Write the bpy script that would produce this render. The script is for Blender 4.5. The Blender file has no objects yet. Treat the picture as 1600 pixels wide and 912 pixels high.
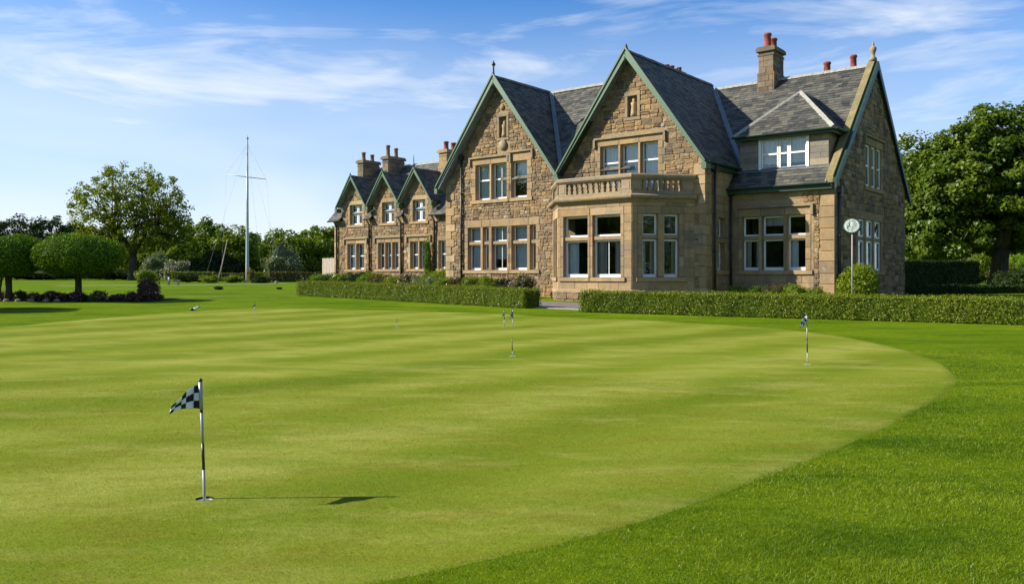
import bpy, math, random
import numpy as np
from mathutils import Vector, Matrix
from math import radians as R, sin, cos, pi
C = bpy.context.scene.collection
SC = bpy.context.scene
rng = np.random.default_rng(7)
random.seed(7)

# ------------------------------------------------------------------ camera
EYE = 1.35
cam_d = bpy.data.cameras.new('camera'); cam = bpy.data.objects.new('camera', cam_d); C.objects.link(cam)
cam.location = (0, 0, EYE); cam.rotation_euler = (R(90), 0, 0)
cam_d.sensor_width = 36; cam_d.lens = 36*1296/1600; cam_d.shift_y = -24/1600
cam_d.clip_start = .05; cam_d.clip_end = 5000
SC.camera = cam

# ------------------------------------------------------------------ light
SUN_EL, SUN_AZ = 31.5, -92.0            # azimuth measured from +Y towards +X
SUN_STRENGTH, SKY_STRENGTH, EXPOSURE = 5.0, .068, .92
CLOUD_SEED = 3.1
SC.view_settings.view_transform = 'Standard'; SC.view_settings.look = 'None'
SC.view_settings.gamma = 1; SC.view_settings.use_curve_mapping = False
SC.view_settings.exposure = EXPOSURE
sd = bpy.data.lights.new('sun', 'SUN'); so = bpy.data.objects.new('sun', sd); C.objects.link(so)
sd.energy = SUN_STRENGTH; sd.angle = R(.5); sd.color = (1, .945, .83)
dirv = Vector((sin(R(SUN_AZ))*cos(R(SUN_EL)), cos(R(SUN_AZ))*cos(R(SUN_EL)), sin(R(SUN_EL))))
so.rotation_euler = dirv.to_track_quat('Z', 'Y').to_euler(); so.location = (-40, 0, 40)

class NT:
    """small helper for node trees"""
    def __init__(s, tree): s.t = tree; s.n = tree.nodes; s.l = tree.links
    def new(s, typ, **kw):
        n = s.n.new(typ)
        ins = kw.pop('ins', {})
        for k, v in kw.items(): setattr(n, k, v)
        for k, v in ins.items():
            sock = n.inputs[k]
            if isinstance(v, bpy.types.NodeSocket): s.l.new(v, sock)
            else: sock.default_value = v
        return n
    def math(s, op, a, b=0.0, c=0.0, clamp=False):
        n = s.new('ShaderNodeMath', operation=op, use_clamp=clamp, ins={0: a, 1: b, 2: c}); return n.outputs[0]
    def noise(s, vec, scale, detail=4, rough=.55, dist=0.0):
        n = s.new('ShaderNodeTexNoise', ins={'Scale': scale, 'Detail': detail, 'Roughness': rough, 'Distortion': dist})
        if vec is not None: s.l.new(vec, n.inputs['Vector'])
        return n.outputs['Fac']
    def ramp(s, fac, stops):
        n = s.new('ShaderNodeValToRGB'); e = n.color_ramp.elements
        while len(e) < len(stops): e.new(.5)
        for i, (p, c) in enumerate(stops):
            e[i].position = p; e[i].color = c if len(c) == 4 else (*c, 1)
        s.l.new(fac, n.inputs['Fac']); return n.outputs['Color']
    def maprange(s, v, a, b, c=0., d=1.):
        n = s.new('ShaderNodeMapRange', ins={'Value': v, 'From Min': a, 'From Max': b, 'To Min': c, 'To Max': d}); return n.outputs[0]
    def mix(s, fac, a, b, blend='MIX'):
        n = s.new('ShaderNodeMix', data_type='RGBA', blend_type=blend)
        for k, v in ((0, fac), (6, a), (7, b)):
            if isinstance(v, bpy.types.NodeSocket): s.l.new(v, n.inputs[k])
            else: n.inputs[k].default_value = v if not isinstance(v, tuple) or len(v) == 4 else (*v, 1)
        return n.outputs[2]
    def scale(s, vec, sc, rotz=0.):
        n = s.new('ShaderNodeMapping', ins={'Scale': sc, 'Rotation': (0, 0, rotz)}); s.l.new(vec, n.inputs['Vector']); return n.outputs[0]

W = bpy.data.worlds.new('World'); SC.world = W; W.use_nodes = True
nt = NT(W.node_tree); nt.n.clear()
sky = nt.new('ShaderNodeTexSky', sky_type='NISHITA', sun_disc=False, sun_elevation=R(SUN_EL), sun_rotation=R(SUN_AZ),
             altitude=20, air_density=1.0, dust_density=.6, ozone_density=2.6)
tc = nt.new('ShaderNodeTexCoord').outputs['Generated']
sep = nt.new('ShaderNodeSeparateXYZ', ins={0: tc})
az = nt.math('ARCTAN2', sep.outputs['X'], sep.outputs['Y'])
el = nt.math('ARCSINE', sep.outputs['Z'])
cv = nt.new('ShaderNodeCombineXYZ', ins={0: az, 1: el, 2: CLOUD_SEED}).outputs[0]
big = nt.noise(nt.scale(cv, (1.5, 4.2, 1), R(-9)), 1.5, 3, .5, .5)
wisp = nt.noise(nt.scale(cv, (1.7, 8.5, 1), R(-13)), 1.9, 8, .60, 1.1)
fine = nt.noise(nt.scale(cv, (5, 30, 1), R(-11)), 2.2, 6, .62, .7)
cl = nt.math('ADD', nt.math('MULTIPLY', wisp, .55), nt.math('ADD', nt.math('MULTIPLY', big, .65), nt.math('MULTIPLY', fine, .12)))
cl = nt.maprange(cl, .61, .87, 0, 1)
cl = nt.math('MULTIPLY', nt.math('POWER', cl, 1.1), nt.maprange(el, .5, 1.2, 1., .35))
veil = nt.maprange(el, .33, .03, 0.0, .86)       # the air thickens to the horizon and towards the sun
veil = nt.math('MULTIPLY', veil, nt.maprange(nt.math('ABSOLUTE', nt.math('ADD', az, R(88))), .4, 2.2, 1.36, .74))
veil2 = nt.math('MULTIPLY', veil, nt.maprange(big, .25, .7, .66, 1.2))
cf = nt.math('MAXIMUM', nt.math('MULTIPLY', cl, .82), veil2, clamp=True)
skyc = nt.mix(1.0, sky.outputs[0], (.44, .95, 1.44, 1), 'MULTIPLY')
col = nt.mix(cf, skyc, (7.5, 7.95, 8.4, 1))
bg = nt.new('ShaderNodeBackground', ins={'Color': col, 'Strength': SKY_STRENGTH})
nt.l.new(bg.outputs[0], nt.new('ShaderNodeOutputWorld').inputs[0])

# ------------------------------------------------------------------ materials
def mat(name, build):
    m = bpy.data.materials.new(name); m.use_nodes = True; n = NT(m.node_tree); n.n.clear()
    out = n.new('ShaderNodeOutputMaterial'); sh = build(n, out); n.l.new(sh, out.inputs[0]); return m
def pr(n, col, rough=.8, spec=.3, bump=None, bs=.5, bd=.02, **kw):
    p = n.new('ShaderNodeBsdfPrincipled', ins={'Roughness': rough, 'Specular IOR Level': spec, **kw})
    if isinstance(col, bpy.types.NodeSocket): n.l.new(col, p.inputs['Base Color'])
    else: p.inputs['Base Color'].default_value = (*col, 1)
    if bump is not None:
        b = n.new('ShaderNodeBump', ins={'Height': bump, 'Strength': bs, 'Distance': bd}); n.l.new(b.outputs[0], p.inputs['Normal'])
    return p.outputs[0]
def pos(n): return n.new('ShaderNodeNewGeometry').outputs['Position']
def rnd(n): return n.new('ShaderNodeAttribute', attribute_name='rnd').outputs['Fac']

def stone_mat(name, stops, stain=.5, bumpd=.03, rough_bump=9):
    def b(n, o):
        p = pos(n); r = rnd(n)
        base = n.ramp(r, stops)
        mott = n.noise(p, 5.5, 6, .65)
        c = n.mix(n.maprange(mott, .3, .75, 0, .75), base, n.mix(1., base, (.60, .58, .57, 1), 'MULTIPLY'))
        big = n.noise(p, .55, 5, .6)
        c = n.mix(n.maprange(big, .45, .75, 0, stain), c, (.14, .125, .105, 1))
        warm = n.noise(n.scale(p, (1, 1, 1.6)), .9, 4, .6)
        c = n.mix(n.maprange(warm, .5, .75, 0, .45), c, (.46, .28, .11, 1))
        streak = n.noise(n.scale(p, (1, 1, .16)), 2.6, 6, .68)
        c = n.mix(n.maprange(streak, .52, .74, 0, stain*1.1), c, (.115, .10, .08, 1))
        lich = n.noise(p, 3.4, 5, .7)
        c = n.mix(n.maprange(lich, .60, .74, 0, .5), c, (.40, .37, .29, 1))
        sp = n.noise(p, 70, 3, .7)
        c = n.mix(n.maprange(sp, .55, .75, 0, .35), c, n.mix(1., c, (.5, .47, .43, 1), 'MULTIPLY'))
        h = n.math('ADD', n.noise(p, rough_bump, 6, .7), n.math('MULTIPLY', sp, .25))
        return pr(n, c, .92, .15, h, .9, bumpd)
    return mat(name, b)
M = {}
M['rubble'] = stone_mat('rubble stone', [(0, (.085, .064, .046)), (.2, (.25, .165, .086)), (.42, (.345, .225, .104)), (.6, (.175, .130, .088)), (.78, (.40, .272, .132)), (.9, (.29, .158, .068)), (1, (.42, .335, .22))], .6, .05, 11)
M['ashlar'] = stone_mat('dressed sandstone', [(0, (.27, .185, .098)), (.4, (.39, .270, .138)), (.75, (.33, .222, .112)), (1, (.45, .325, .178))], .6, .012, 22)
M['cornice'] = stone_mat('weathered cornice stone', [(0, (.25, .195, .125)), (.5, (.33, .255, .155)), (1, (.37, .29, .18))], .7, .015, 20)
M['sooty'] = stone_mat('sooty chimney stone', [(0, (.10, .078, .055)), (.5, (.19, .145, .098)), (1, (.25, .19, .125))], .7, .02, 20)
M['greystone'] = stone_mat('grey dormer stone', [(0, (.20, .175, .140)), (.5, (.28, .245, .195)), (1, (.33, .285, .22))], .45, .012, 20)
M['mossy'] = stone_mat('mossy coping stone', [(0, (.20, .18, .075)), (1, (.28, .235, .12))], .4, .02, 20)
M['mortar'] = mat('lime mortar', lambda n, o: pr(n, n.ramp(n.noise(pos(n), 14, 5, .65), [(.3, (.20, .145, .085)), (.7, (.35, .255, .145))]), .95, .1, n.noise(pos(n), 40, 4, .7), .8, .02))
def slate_b(n, o):
    p = pos(n); r = rnd(n)
    c = n.ramp(r, [(0, (.026, .027, .025)), (.45, (.060, .057, .047)), (.8, (.112, .102, .078)), (1, (.042, .044, .039))])
    c = n.mix(n.maprange(n.noise(p, 1.3, 5, .65), .48, .74, 0, .55), c, (.165, .150, .105, 1))
    c = n.mix(n.maprange(n.noise(p, 2.7, 6, .72), .58, .74, 0, .6), c, (.105, .100, .045, 1))
    c = n.mix(n.maprange(n.noise(p, 26, 4, .7), .52, .72, 0, .5), c, n.mix(1., c, (.55, .55, .55, 1), 'MULTIPLY'))
    return pr(n, c, .62, .4, n.noise(p, 30, 5, .65), .5, .012)
M['slate'] = mat('roof slate', slate_b)
M['lead'] = mat('lead flashing', lambda n, o: pr(n, n.ramp(n.noise(pos(n), 6, 4, .6), [(.3, (.10, .125, .14)), (.7, (.19, .215, .235))]), .5, .4, n.noise(pos(n), 9, 3), .4, .02))
M['ridge'] = mat('ridge tile', lambda n, o: pr(n, n.ramp(n.noise(pos(n), 8, 5, .65), [(.3, (.19, .185, .16)), (.7, (.36, .345, .29))]), .85, .2, n.noise(pos(n), 25, 4), .5, .02))
def paint(name, c, rough=.42, dirt=.25, dc=(.12, .11, .09)):
    def b(n, o):
        p = pos(n)
        k = n.mix(n.maprange(n.noise(p, .9, 4, .6), .4, .7, 0, .45), (*c, 1), tuple(min(1, x*.72+.012) for x in c)+(1,))
        k = n.mix(n.maprange(n.noise(n.scale(p, (1, 1, .35)), 9, 6, .7), .48, .74, 0, dirt), k, (*dc, 1))
        return pr(n, k, rough, .45, n.noise(p, 60, 3), .12, .004)
    return mat(name, b)
M['green'] = paint('green gloss paint', (.048, .108, .048), .45, .45)
M['darkgreen'] = paint('dark green paint', (.012, .040, .020), .45, .3)
M['white'] = paint('white gloss paint', (.74, .735, .69), .38, .2, (.5, .48, .42))
M['iron'] = paint('black cast iron', (.018, .020, .020), .45, .3, (.06, .05, .045))
M['terra'] = mat('terracotta', lambda n, o: pr(n, n.ramp(n.noise(pos(n), 7, 5, .65), [(.3, (.15, .038, .026)), (.55, (.25, .065, .042)), (.75, (.29, .115, .08))]), .85, .2, n.noise(pos(n), 30, 4), .4, .02))
M['terradark'] = mat('sooty chimney clay', lambda n, o: pr(n, n.ramp(n.noise(pos(n), 7, 5, .65), [(.3, (.10, .065, .045)), (.7, (.26, .18, .125))]), .85, .2))
M['curtain'] = mat('net curtain', lambda n, o: pr(n, n.ramp(n.noise(n.scale(pos(n), (1, 1, .08)), 14, 3, .6), [(.3, (.66, .66, .66)), (.7, (.88, .88, .86))]), .9, .1))
M['drape'] = mat('cream drape', lambda n, o: pr(n, n.ramp(n.noise(n.scale(pos(n), (1, 1, .06)), 11, 3, .6), [(.3, (.28, .27, .22)), (.7, (.55, .53, .45))]), .9, .1))
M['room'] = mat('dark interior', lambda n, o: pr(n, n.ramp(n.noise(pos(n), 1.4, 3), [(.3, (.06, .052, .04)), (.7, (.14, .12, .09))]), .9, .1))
def glass_b(n, o):
    p = pos(n)
    b = n.new('ShaderNodeBump', ins={'Height': n.noise(p, 1.6, 2, .5), 'Strength': .16, 'Distance': .05})
    gl = n.new('ShaderNodeBsdfGlossy', ins={'Roughness': .015, 'Color': (.95, .97, 1, 1)}); n.l.new(b.outputs[0], gl.inputs['Normal'])
    tr = n.new('ShaderNodeBsdfTransparent', ins={'Color': (.86, .90, .88, 1)})
    fr = n.new('ShaderNodeFresnel', ins={'IOR': 1.52})
    f = n.math('ADD', n.math('MULTIPLY', fr.outputs[0], 1.5), .02, clamp=True)
    return n.new('ShaderNodeMixShader', ins={0: f, 1: tr.outputs[0], 2: gl.outputs[0]}).outputs[0]
M['glass'] = mat('window glass', glass_b)

def leaf_mat(name, a, b, c=None, trans=.35, gloss=.06, patch=.5):
    c = c or b
    def f(n, o):
        r = rnd(n); p = pos(n)
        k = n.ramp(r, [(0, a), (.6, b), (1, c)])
        k = n.mix(n.maprange(n.noise(p, patch, 3, .55), .4, .68, 0, .55), k, n.mix(1., k, (1.30, 1.14, .8, 1), 'MULTIPLY'))
        d = n.new('ShaderNodeBsdfDiffuse', ins={'Color': k, 'Roughness': .5})
        t = n.new('ShaderNodeBsdfTranslucent', ins={'Color': n.mix(1., k, (1.25, 1.15, .5, 1), 'MULTIPLY')})
        g = n.new('ShaderNodeBsdfGlossy', ins={'Roughness': .38, 'Color': (.9, .95, .9, 1)})
        m1 = n.new('ShaderNodeMixShader', ins={0: trans, 1: d.outputs[0], 2: t.outputs[0]})
        return n.new('ShaderNodeMixShader', ins={0: gloss, 1: m1.outputs[0], 2: g.outputs[0]}).outputs[0]
    return mat(name, f)
M['hedge_leaf'] = leaf_mat('privet leaf', (.055, .090, .005), (.150, .200, .011), (.30, .32, .04), .22, .014, 1.1)
M['box_leaf'] = leaf_mat('clipped topiary leaf', (.040, .090, .005), (.095, .185, .009), (.18, .28, .02), .26, .012, .6)
M['sycamore_leaf'] = leaf_mat('sycamore leaf', (.038, .075, .006), (.085, .135, .010), (.15, .20, .018), .3, .014, .25)
M['sparse_leaf'] = leaf_mat('ash leaf', (.070, .120, .007), (.140, .195, .011), (.22, .245, .02), .48, .012, .22)
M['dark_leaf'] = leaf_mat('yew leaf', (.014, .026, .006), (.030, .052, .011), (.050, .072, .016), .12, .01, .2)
M['mid_leaf'] = leaf_mat('woodland leaf', (.058, .115, .008), (.130, .205, .012), (.22, .285, .02), .38, .012, .16)
M['lime_leaf'] = leaf_mat('lime green leaf', (.085, .140, .008), (.18, .245, .014), (.29, .34, .03), .35, .012, .6)
M['grey_leaf'] = leaf_mat('silver leaf', (.070, .100, .040), (.145, .180, .080), (.24, .27, .15), .28, .02, .8)
M['bed_leaf'] = leaf_mat('bed leaf', (.045, .052, .012), (.095, .095, .024), (.19, .15, .06), .25, .012, 1.3)
M['purple_leaf'] = leaf_mat('purple leaf', (.055, .024, .022), (.10, .05, .045), (.16, .10, .075), .25, .015, 1.)
M['petal'] = leaf_mat('pale petal', (.45, .36, .40), (.62, .52, .56), (.75, .68, .70), .3, .03, 1.)
M['redpetal'] = leaf_mat('red petal', (.30, .09, .08), (.42, .15, .11), (.5, .25, .2), .3, .03, 1.)
M['bark'] = mat('tree bark', lambda n, o: pr(n, n.ramp(n.noise(n.scale(pos(n), (1, 1, .25)), 7, 6, .7), [(.3, (.030, .024, .017)), (.7, (.10, .08, .058))]), .95, .1, n.noise(n.scale(pos(n), (1, 1, .25)), 9, 6, .7), 1., .06))
# lawn
def lawn_col(n, p):
    c = n.ramp(n.noise(p, .22, 4, .6), [(.3, (.096, .162, .004)), (.55, (.132, .202, .006)), (.75, (.185, .248, .011))])
    c = n.mix(n.maprange(n.noise(p, 2.1, 5, .65), .38, .68, 0, .65), c, n.mix(1., c, (1.38, 1.18, 1.1, 1), 'MULTIPLY'))
    dk = n.noise(n.scale(p, (.5, 1.6, 1), R(-40)), .7, 6, .62)
    c = n.mix(n.maprange(dk, .49, .66, 0, .85), c, n.mix(1., c, (.44, .60, .5, 1), 'MULTIPLY'))
    tuft = n.noise(p, 9, 4, .65)
    c = n.mix(n.maprange(tuft, .45, .68, 0, .65), c, n.mix(1., c, (.52, .64, .5, 1), 'MULTIPLY'))
    pale = n.noise(p, 5.2, 5, .7)
    return n.mix(n.maprange(pale, .58, .72, 0, .55), c, n.mix(1., c, (1.75, 1.35, 1.8, 1), 'MULTIPLY'))
def lawn_b(n, o):
    p = pos(n); c = lawn_col(n, p); f = n.noise(p, 70, 5, .75); f2 = n.noise(n.scale(p, (1, .45, 1)), 210, 2, .7)
    c = n.mix(n.maprange(f, .35, .65, .6, 0), c, n.mix(1., c, (.40, .45, .38, 1), 'MULTIPLY'))
    return pr(n, c, .95, .02, n.math('ADD', f, n.math('MULTIPLY', f2, .6)), .8, .02)
M['lawn'] = mat('lawn grass', lawn_b)
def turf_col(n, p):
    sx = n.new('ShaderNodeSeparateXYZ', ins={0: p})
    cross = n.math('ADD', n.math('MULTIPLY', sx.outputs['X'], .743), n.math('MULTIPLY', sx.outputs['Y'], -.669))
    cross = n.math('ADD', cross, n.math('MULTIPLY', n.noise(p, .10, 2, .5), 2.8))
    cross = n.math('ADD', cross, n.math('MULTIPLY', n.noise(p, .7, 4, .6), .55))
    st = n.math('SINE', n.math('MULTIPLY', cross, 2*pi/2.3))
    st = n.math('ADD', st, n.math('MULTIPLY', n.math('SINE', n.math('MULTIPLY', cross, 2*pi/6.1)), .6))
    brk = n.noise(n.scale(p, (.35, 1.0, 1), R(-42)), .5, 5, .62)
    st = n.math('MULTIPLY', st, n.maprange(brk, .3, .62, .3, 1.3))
    c = n.ramp(n.maprange(st, -1.4, 1.4, 0, 1), [(0, (.122, .172, .008)), (.5, (.186, .226, .017)), (1, (.265, .285, .044))])  # mowing stripes: light and dark of leaning blades put into the colour
    dry = n.noise(n.scale(p, (.5, 1.3, 1), R(-30)), .9, 7, .70)
    c = n.mix(n.maprange(dry, .50, .70, 0, .68), c, (.36, .335, .085, 1))
    lush = n.noise(n.scale(p, (.7, 1.4, 1), R(-30)), .8, 6, .66)
    c = n.mix(n.maprange(lush, .50, .68, 0, .5), c, (.105, .165, .008, 1))
    olive = n.noise(n.scale(p, (.6, 1.5, 1), R(-20)), 2.2, 6, .70)
    c = n.mix(n.maprange(olive, .49, .69, 0, .68), c, (.178, .162, .015, 1))
    speck = n.noise(p, 16, 5, .72)
    return n.mix(n.maprange(speck, .50, .70, 0, .5), c, n.mix(1., c, (1.45, 1.32, 1.6, 1), 'MULTIPLY'))
def green_b(n, o):
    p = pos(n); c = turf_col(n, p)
    f = n.noise(p, 95, 5, .78); f2 = n.noise(n.scale(p, (1, .5, 1), .4), 260, 2, .7)
    c = n.mix(n.maprange(f, .36, .64, .7, 0), c, n.mix(1., c, (.48, .52, .42, 1), 'MULTIPLY'))
    c = n.mix(n.maprange(f2, .55, .75, 0, .35), c, (.40, .39, .13, 1))
    return pr(n, c, .95, .02, n.math('ADD', f, n.math('MULTIPLY', f2, .5)), .6, .008)
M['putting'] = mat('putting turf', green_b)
def blade_mat(name, colf, lo, hi):
    def f(n, o):
        r = rnd(n); p = pos(n); k = colf(n, p)
        k = n.mix(1., k, n.ramp(r, [(0, lo), (.5, (1, 1, 1)), (.93, hi), (1, (2.2, 1.5, 3.2))]), 'MULTIPLY')
        d = n.new('ShaderNodeBsdfDiffuse', ins={'Color': k}); t = n.new('ShaderNodeBsdfTranslucent', ins={'Color': k})
        g = n.new('ShaderNodeBsdfGlossy', ins={'Roughness': .4})
        m1 = n.new('ShaderNodeMixShader', ins={0: .4, 1: d.outputs[0], 2: t.outputs[0]})
        return n.new('ShaderNodeMixShader', ins={0: .012, 1: m1.outputs[0], 2: g.outputs[0]}).outputs[0]
    return mat(name, f)
M['blade'] = blade_mat('grass blade', lawn_col, (.72, .80, .65), (1.9, 1.65, 2.2))
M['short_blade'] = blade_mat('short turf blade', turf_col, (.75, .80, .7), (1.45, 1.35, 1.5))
M['path'] = mat('pinkish tarmac', lambda n, o: pr(n, n.ramp(n.noise(pos(n), 3, 6, .7), [(.3, (.125, .098, .092)), (.7, (.21, .17, .16))]), .95, .15, n.noise(pos(n), 80, 4, .7), .6, .01))
M['kerb'] = mat('pale kerb stone', lambda n, o: pr(n, n.ramp(n.noise(pos(n), 6, 5, .7), [(.3, (.25, .23, .20)), (.7, (.40, .37, .32))]), .9, .15, n.noise(pos(n), 40, 4, .7), .5, .01))
M['soil'] = mat('bed soil', lambda n, o: pr(n, n.ramp(n.noise(pos(n), 8, 6, .7), [(.3, (.03, .022, .016)), (.7, (.09, .066, .048))]), .95, .1, n.noise(pos(n), 30, 5, .7), 1., .05))
M['steel'] = paint('silver pole', (.33, .33, .31), .35, .35, (.3, .28, .24))
M['black'] = paint('black enamel', (.012, .012, .014), .35, .1)
M['cloth_w'] = mat('white flag cloth', lambda n, o: pr(n, n.ramp(n.noise(pos(n), 60, 4, .6), [(.3, (.68, .70, .74)), (.7, (.80, .81, .83))]), .8, .15))
M['cloth_b'] = mat('black flag cloth', lambda n, o: pr(n, n.ramp(n.noise(pos(n), 60, 4, .6), [(.3, (.010, .010, .013)), (.7, (.022, .022, .026))]), .75, .2))
M['mast'] = paint('white mast paint', (.36, .41, .42), .45, .4, (.34, .36, .33))
M['wood'] = mat('weathered fence wood', lambda n, o: pr(n, n.ramp(n.noise(n.scale(pos(n), (1, 1, .2)), 12, 5, .7), [(.3, (.30, .24, .19)), (.7, (.48, .40, .33))]), .85, .15))
M['signface'] = paint('pale sign enamel', (.50, .54, .50), .5, .4)
M['signgreen'] = paint('sign green enamel', (.05, .13, .09), .4, .2)
M['orange'] = paint('orange plastic', (.75, .25, .05), .4, .1)

# ------------------------------------------------------------------ object helpers
def tag(o, label=None, cat=None, group=None, kind=None):
    if label: o['label'] = label
    if cat: o['category'] = cat
    if group: o['group'] = group
    if kind: o['kind'] = kind
    return o
def empty(name, loc=(0, 0, 0), rz=0, **kw):
    o = bpy.data.objects.new(name, None); C.objects.link(o); o.location = loc; o.rotation_euler = (0, 0, rz)
    o.empty_display_size = .2
    return tag(o, **kw)
def link(name, me, parent=None, loc=None):
    o = bpy.data.objects.new(name, me); C.objects.link(o)
    if parent is not None: o.parent = parent
    if loc is not None: o.location = loc
    return o
class MB:
    """collects polygons; every polygon carries a material slot and a random value"""
    def __init__(s): s.v = []; s.f = []; s.m = []; s.r = []; s.sm = []
    def add(s, verts, faces, r=None, m=0, smooth=False):
        b = len(s.v); s.v.extend(tuple(v) for v in verts)
        if r is None: r = random.random()
        s.r.extend([r]*len(verts))
        for f in faces: s.f.append(tuple(b+i for i in f)); s.m.append(m); s.sm.append(smooth)
    def box(s, x0, x1, y0, y1, z0, z1, r=None, m=0, fr=None):
        v = [(x, y, z) for x in (x0, x1) for y in (y0, y1) for z in (z0, z1)]
        if fr: v = [fr(*p) for p in v]
        s.add(v, [(0, 1, 3, 2), (4, 6, 7, 5), (0, 4, 5, 1), (2, 3, 7, 6), (0, 2, 6, 4), (1, 5, 7, 3)], r, m)
    def prism(s, poly, off, r=None, m=0, cap=True):
        """poly: 3-D points; off: vector to the other face"""
        n = len(poly); off = np.array(off); a = [np.array(p) for p in poly]; b = [p+off for p in a]
        fs = [(i, (i+1) % n, n+(i+1) % n, n+i) for i in range(n)]
        if cap: fs += [tuple(range(n-1, -1, -1)), tuple(range(n, 2*n))]
        s.add(a+b, fs, r, m)
    def tube(s, pts, radii, k=8, r=None, m=0, caps=True, smooth=True):
        pts = [np.array(p, float) for p in pts]; vs = []; fs = []
        if not hasattr(radii, '__len__'): radii = [radii]*len(pts)
        for i, p in enumerate(pts):
            d = pts[min(i+1, len(pts)-1)]-pts[max(i-1, 0)]; d /= (np.linalg.norm(d)+1e-9)
            a = np.cross(d, (0, 0, 1.)) if abs(d[2]) < .95 else np.cross(d, (1., 0, 0)); a /= np.linalg.norm(a); b = np.cross(d, a)
            for j in range(k):
                t = 2*pi*j/k; vs.append(p+radii[i]*(cos(t)*a+sin(t)*b))
        for i in range(len(pts)-1):
            for j in range(k):
                fs.append((i*k+j, i*k+(j+1) % k, (i+1)*k+(j+1) % k, (i+1)*k+j))
        if caps: fs += [tuple(range(k-1, -1, -1)), tuple((len(pts)-1)*k+j for j in range(k))]
        s.add(vs, fs, r, m, smooth)
    def lathe(s, c, prof, k=12, r=None, m=0, smooth=True):
        vs = []; fs = []
        for q, z in prof:
            for j in range(k): vs.append((c[0]+q*cos(2*pi*j/k), c[1]+q*sin(2*pi*j/k), c[2]+z))
        for i in range(len(prof)-1):
            for j in range(k): fs.append((i*k+j, i*k+(j+1) % k, (i+1)*k+(j+1) % k, (i+1)*k+j))
        fs += [tuple(range(k-1, -1, -1)), tuple((len(prof)-1)*k+j for j in range(k))]
        s.add(vs, fs, r, m, smooth)
    def mesh(s, name, mats):
        me = bpy.data.meshes.new(name); me.from_pydata([tuple(map(float, v)) for v in s.v], [], s.f)
        for mm in (mats if isinstance(mats, (list, tuple)) else [mats]): me.materials.append(mm)
        me.polygons.foreach_set('material_index', s.m); me.polygons.foreach_set('use_smooth', s.sm)
        at = me.attributes.new('rnd', 'FLOAT', 'POINT'); at.data.foreach_set('value', np.array(s.r, dtype=np.float32))
        me.update(); return me
    def build(s, name, mats, parent=None, loc=None, rel=None):
        if rel is not None: s.v = [(v[0]-rel[0], v[1]-rel[1], v[2]-rel[2]) for v in s.v]; loc = rel
        return link(name, s.mesh(name, mats), parent, loc)
def np_mesh(name, V, nper, rv, mats, mi=None):
    """V (n*nper,3): n separate polygons of nper corners; rv one random value per polygon"""
    n = len(V)//nper; me = bpy.data.meshes.new(name)
    me.vertices.add(n*nper); me.vertices.foreach_set('co', np.ascontiguousarray(V, dtype=np.float32).ravel())
    me.loops.add(n*nper); me.loops.foreach_set('vertex_index', np.arange(n*nper, dtype=np.int32))
    me.polygons.add(n); me.polygons.foreach_set('loop_start', np.arange(0, n*nper, nper, dtype=np.int32))
    me.polygons.foreach_set('loop_total', np.full(n, nper, dtype=np.int32))
    for mm in (mats if isinstance(mats, (list, tuple)) else [mats]): me.materials.append(mm)
    if mi is not None: me.polygons.foreach_set('material_index', mi.astype(np.int32))
    at = me.attributes.new('rnd', 'FLOAT', 'POINT'); at.data.foreach_set('value', np.repeat(rv, nper).astype(np.float32))
    me.update(calc_edges=True); return me

# ------------------------------------------------------------------ terrain
TY = np.array([-900, 0, 12, 20, 27, 37, 45, 60, 80, 110, 150, 300, 3000.]); TZ = np.array([0, 0, 0, .07, .18, .42, .50, .68, .85, .98, 1.05, 1.1, 1.1])
_ys = np.arange(-900, 3000, .5); _zs = np.interp(_ys, TY, TZ)
_k = np.hanning(15); _k /= _k.sum(); _zs = np.convolve(np.pad(_zs, 7, mode='edge'), _k, 'valid')
def G(y): return np.interp(y, _ys, _zs)
P0 = np.array([2.198, 37.0]); ES = np.array([.7771, -.6294]); ET = np.array([.6294, .7771])
def st2w(s, t): p = P0+s*ES+t*ET; return float(p[0]), float(p[1])
def w2st(x, y): d = np.array([x, y])-P0; return float(d@ES), float(d@ET)

ctrl = [(-12.71, 20.59), (-12.09, 23.38), (-10.56, 27.36), (-8.29, 29.05), (-4.32, 28.02), (-.81, 26.37), (1.87, 24.2), (4.36, 22.62), (6.2, 20.59), (7.04, 18.25), (7.05, 15.17), (6.65, 13.06), (5.90, 11.07), (5.16, 9.83), (4.43, 8.84), (2.99, 7.05), (1.75, 5.68), (.71, 4.63), (0, 4.09), (-.73, 3.64), (-2.2, 2.8), (-5, 1.6), (-9, 1.2), (-12.5, 3.5), (-14.2, 8), (-14.2, 14), (-13.4, 18)]
def spline(pts, n):
    out = []; m = len(pts)
    for i in range(m):
        p = [np.array(pts[(i+k-1) % m]) for k in range(4)]
        for j in range(n):
            t = j/n; out.append(.5*((2*p[1])+(-p[0]+p[2])*t+(2*p[0]-5*p[1]+4*p[2]-p[3])*t*t+(-p[0]+3*p[1]-3*p[2]+p[3])*t**3))
    return np.array(out)
GREEN = spline(ctrl, 10)
def inside(x, y, poly=GREEN):
    x = np.asarray(x, float); y = np.asarray(y, float); r = np.zeros(x.shape, bool); px, py = poly[:, 0], poly[:, 1]
    for i in range(len(poly)):
        j = i-1
        c = ((py[i] > y) != (py[j] > y))
        with np.errstate(divide='ignore', invalid='ignore'):
            c &= x < (px[j]-px[i])*(y-py[i])/(py[j]-py[i]+1e-12)+px[i]
        r ^= c
    return r
CUP = np.array([-1.862, 5.027])
GIN = CUP+(GREEN-CUP)*.93                # the lawn sheet stops under the rim of the putting green
gx = np.unique(np.concatenate([np.arange(-40, 40.1, .5), np.linspace(-900, -40, 40), np.linspace(40, 900, 40)]))
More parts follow.
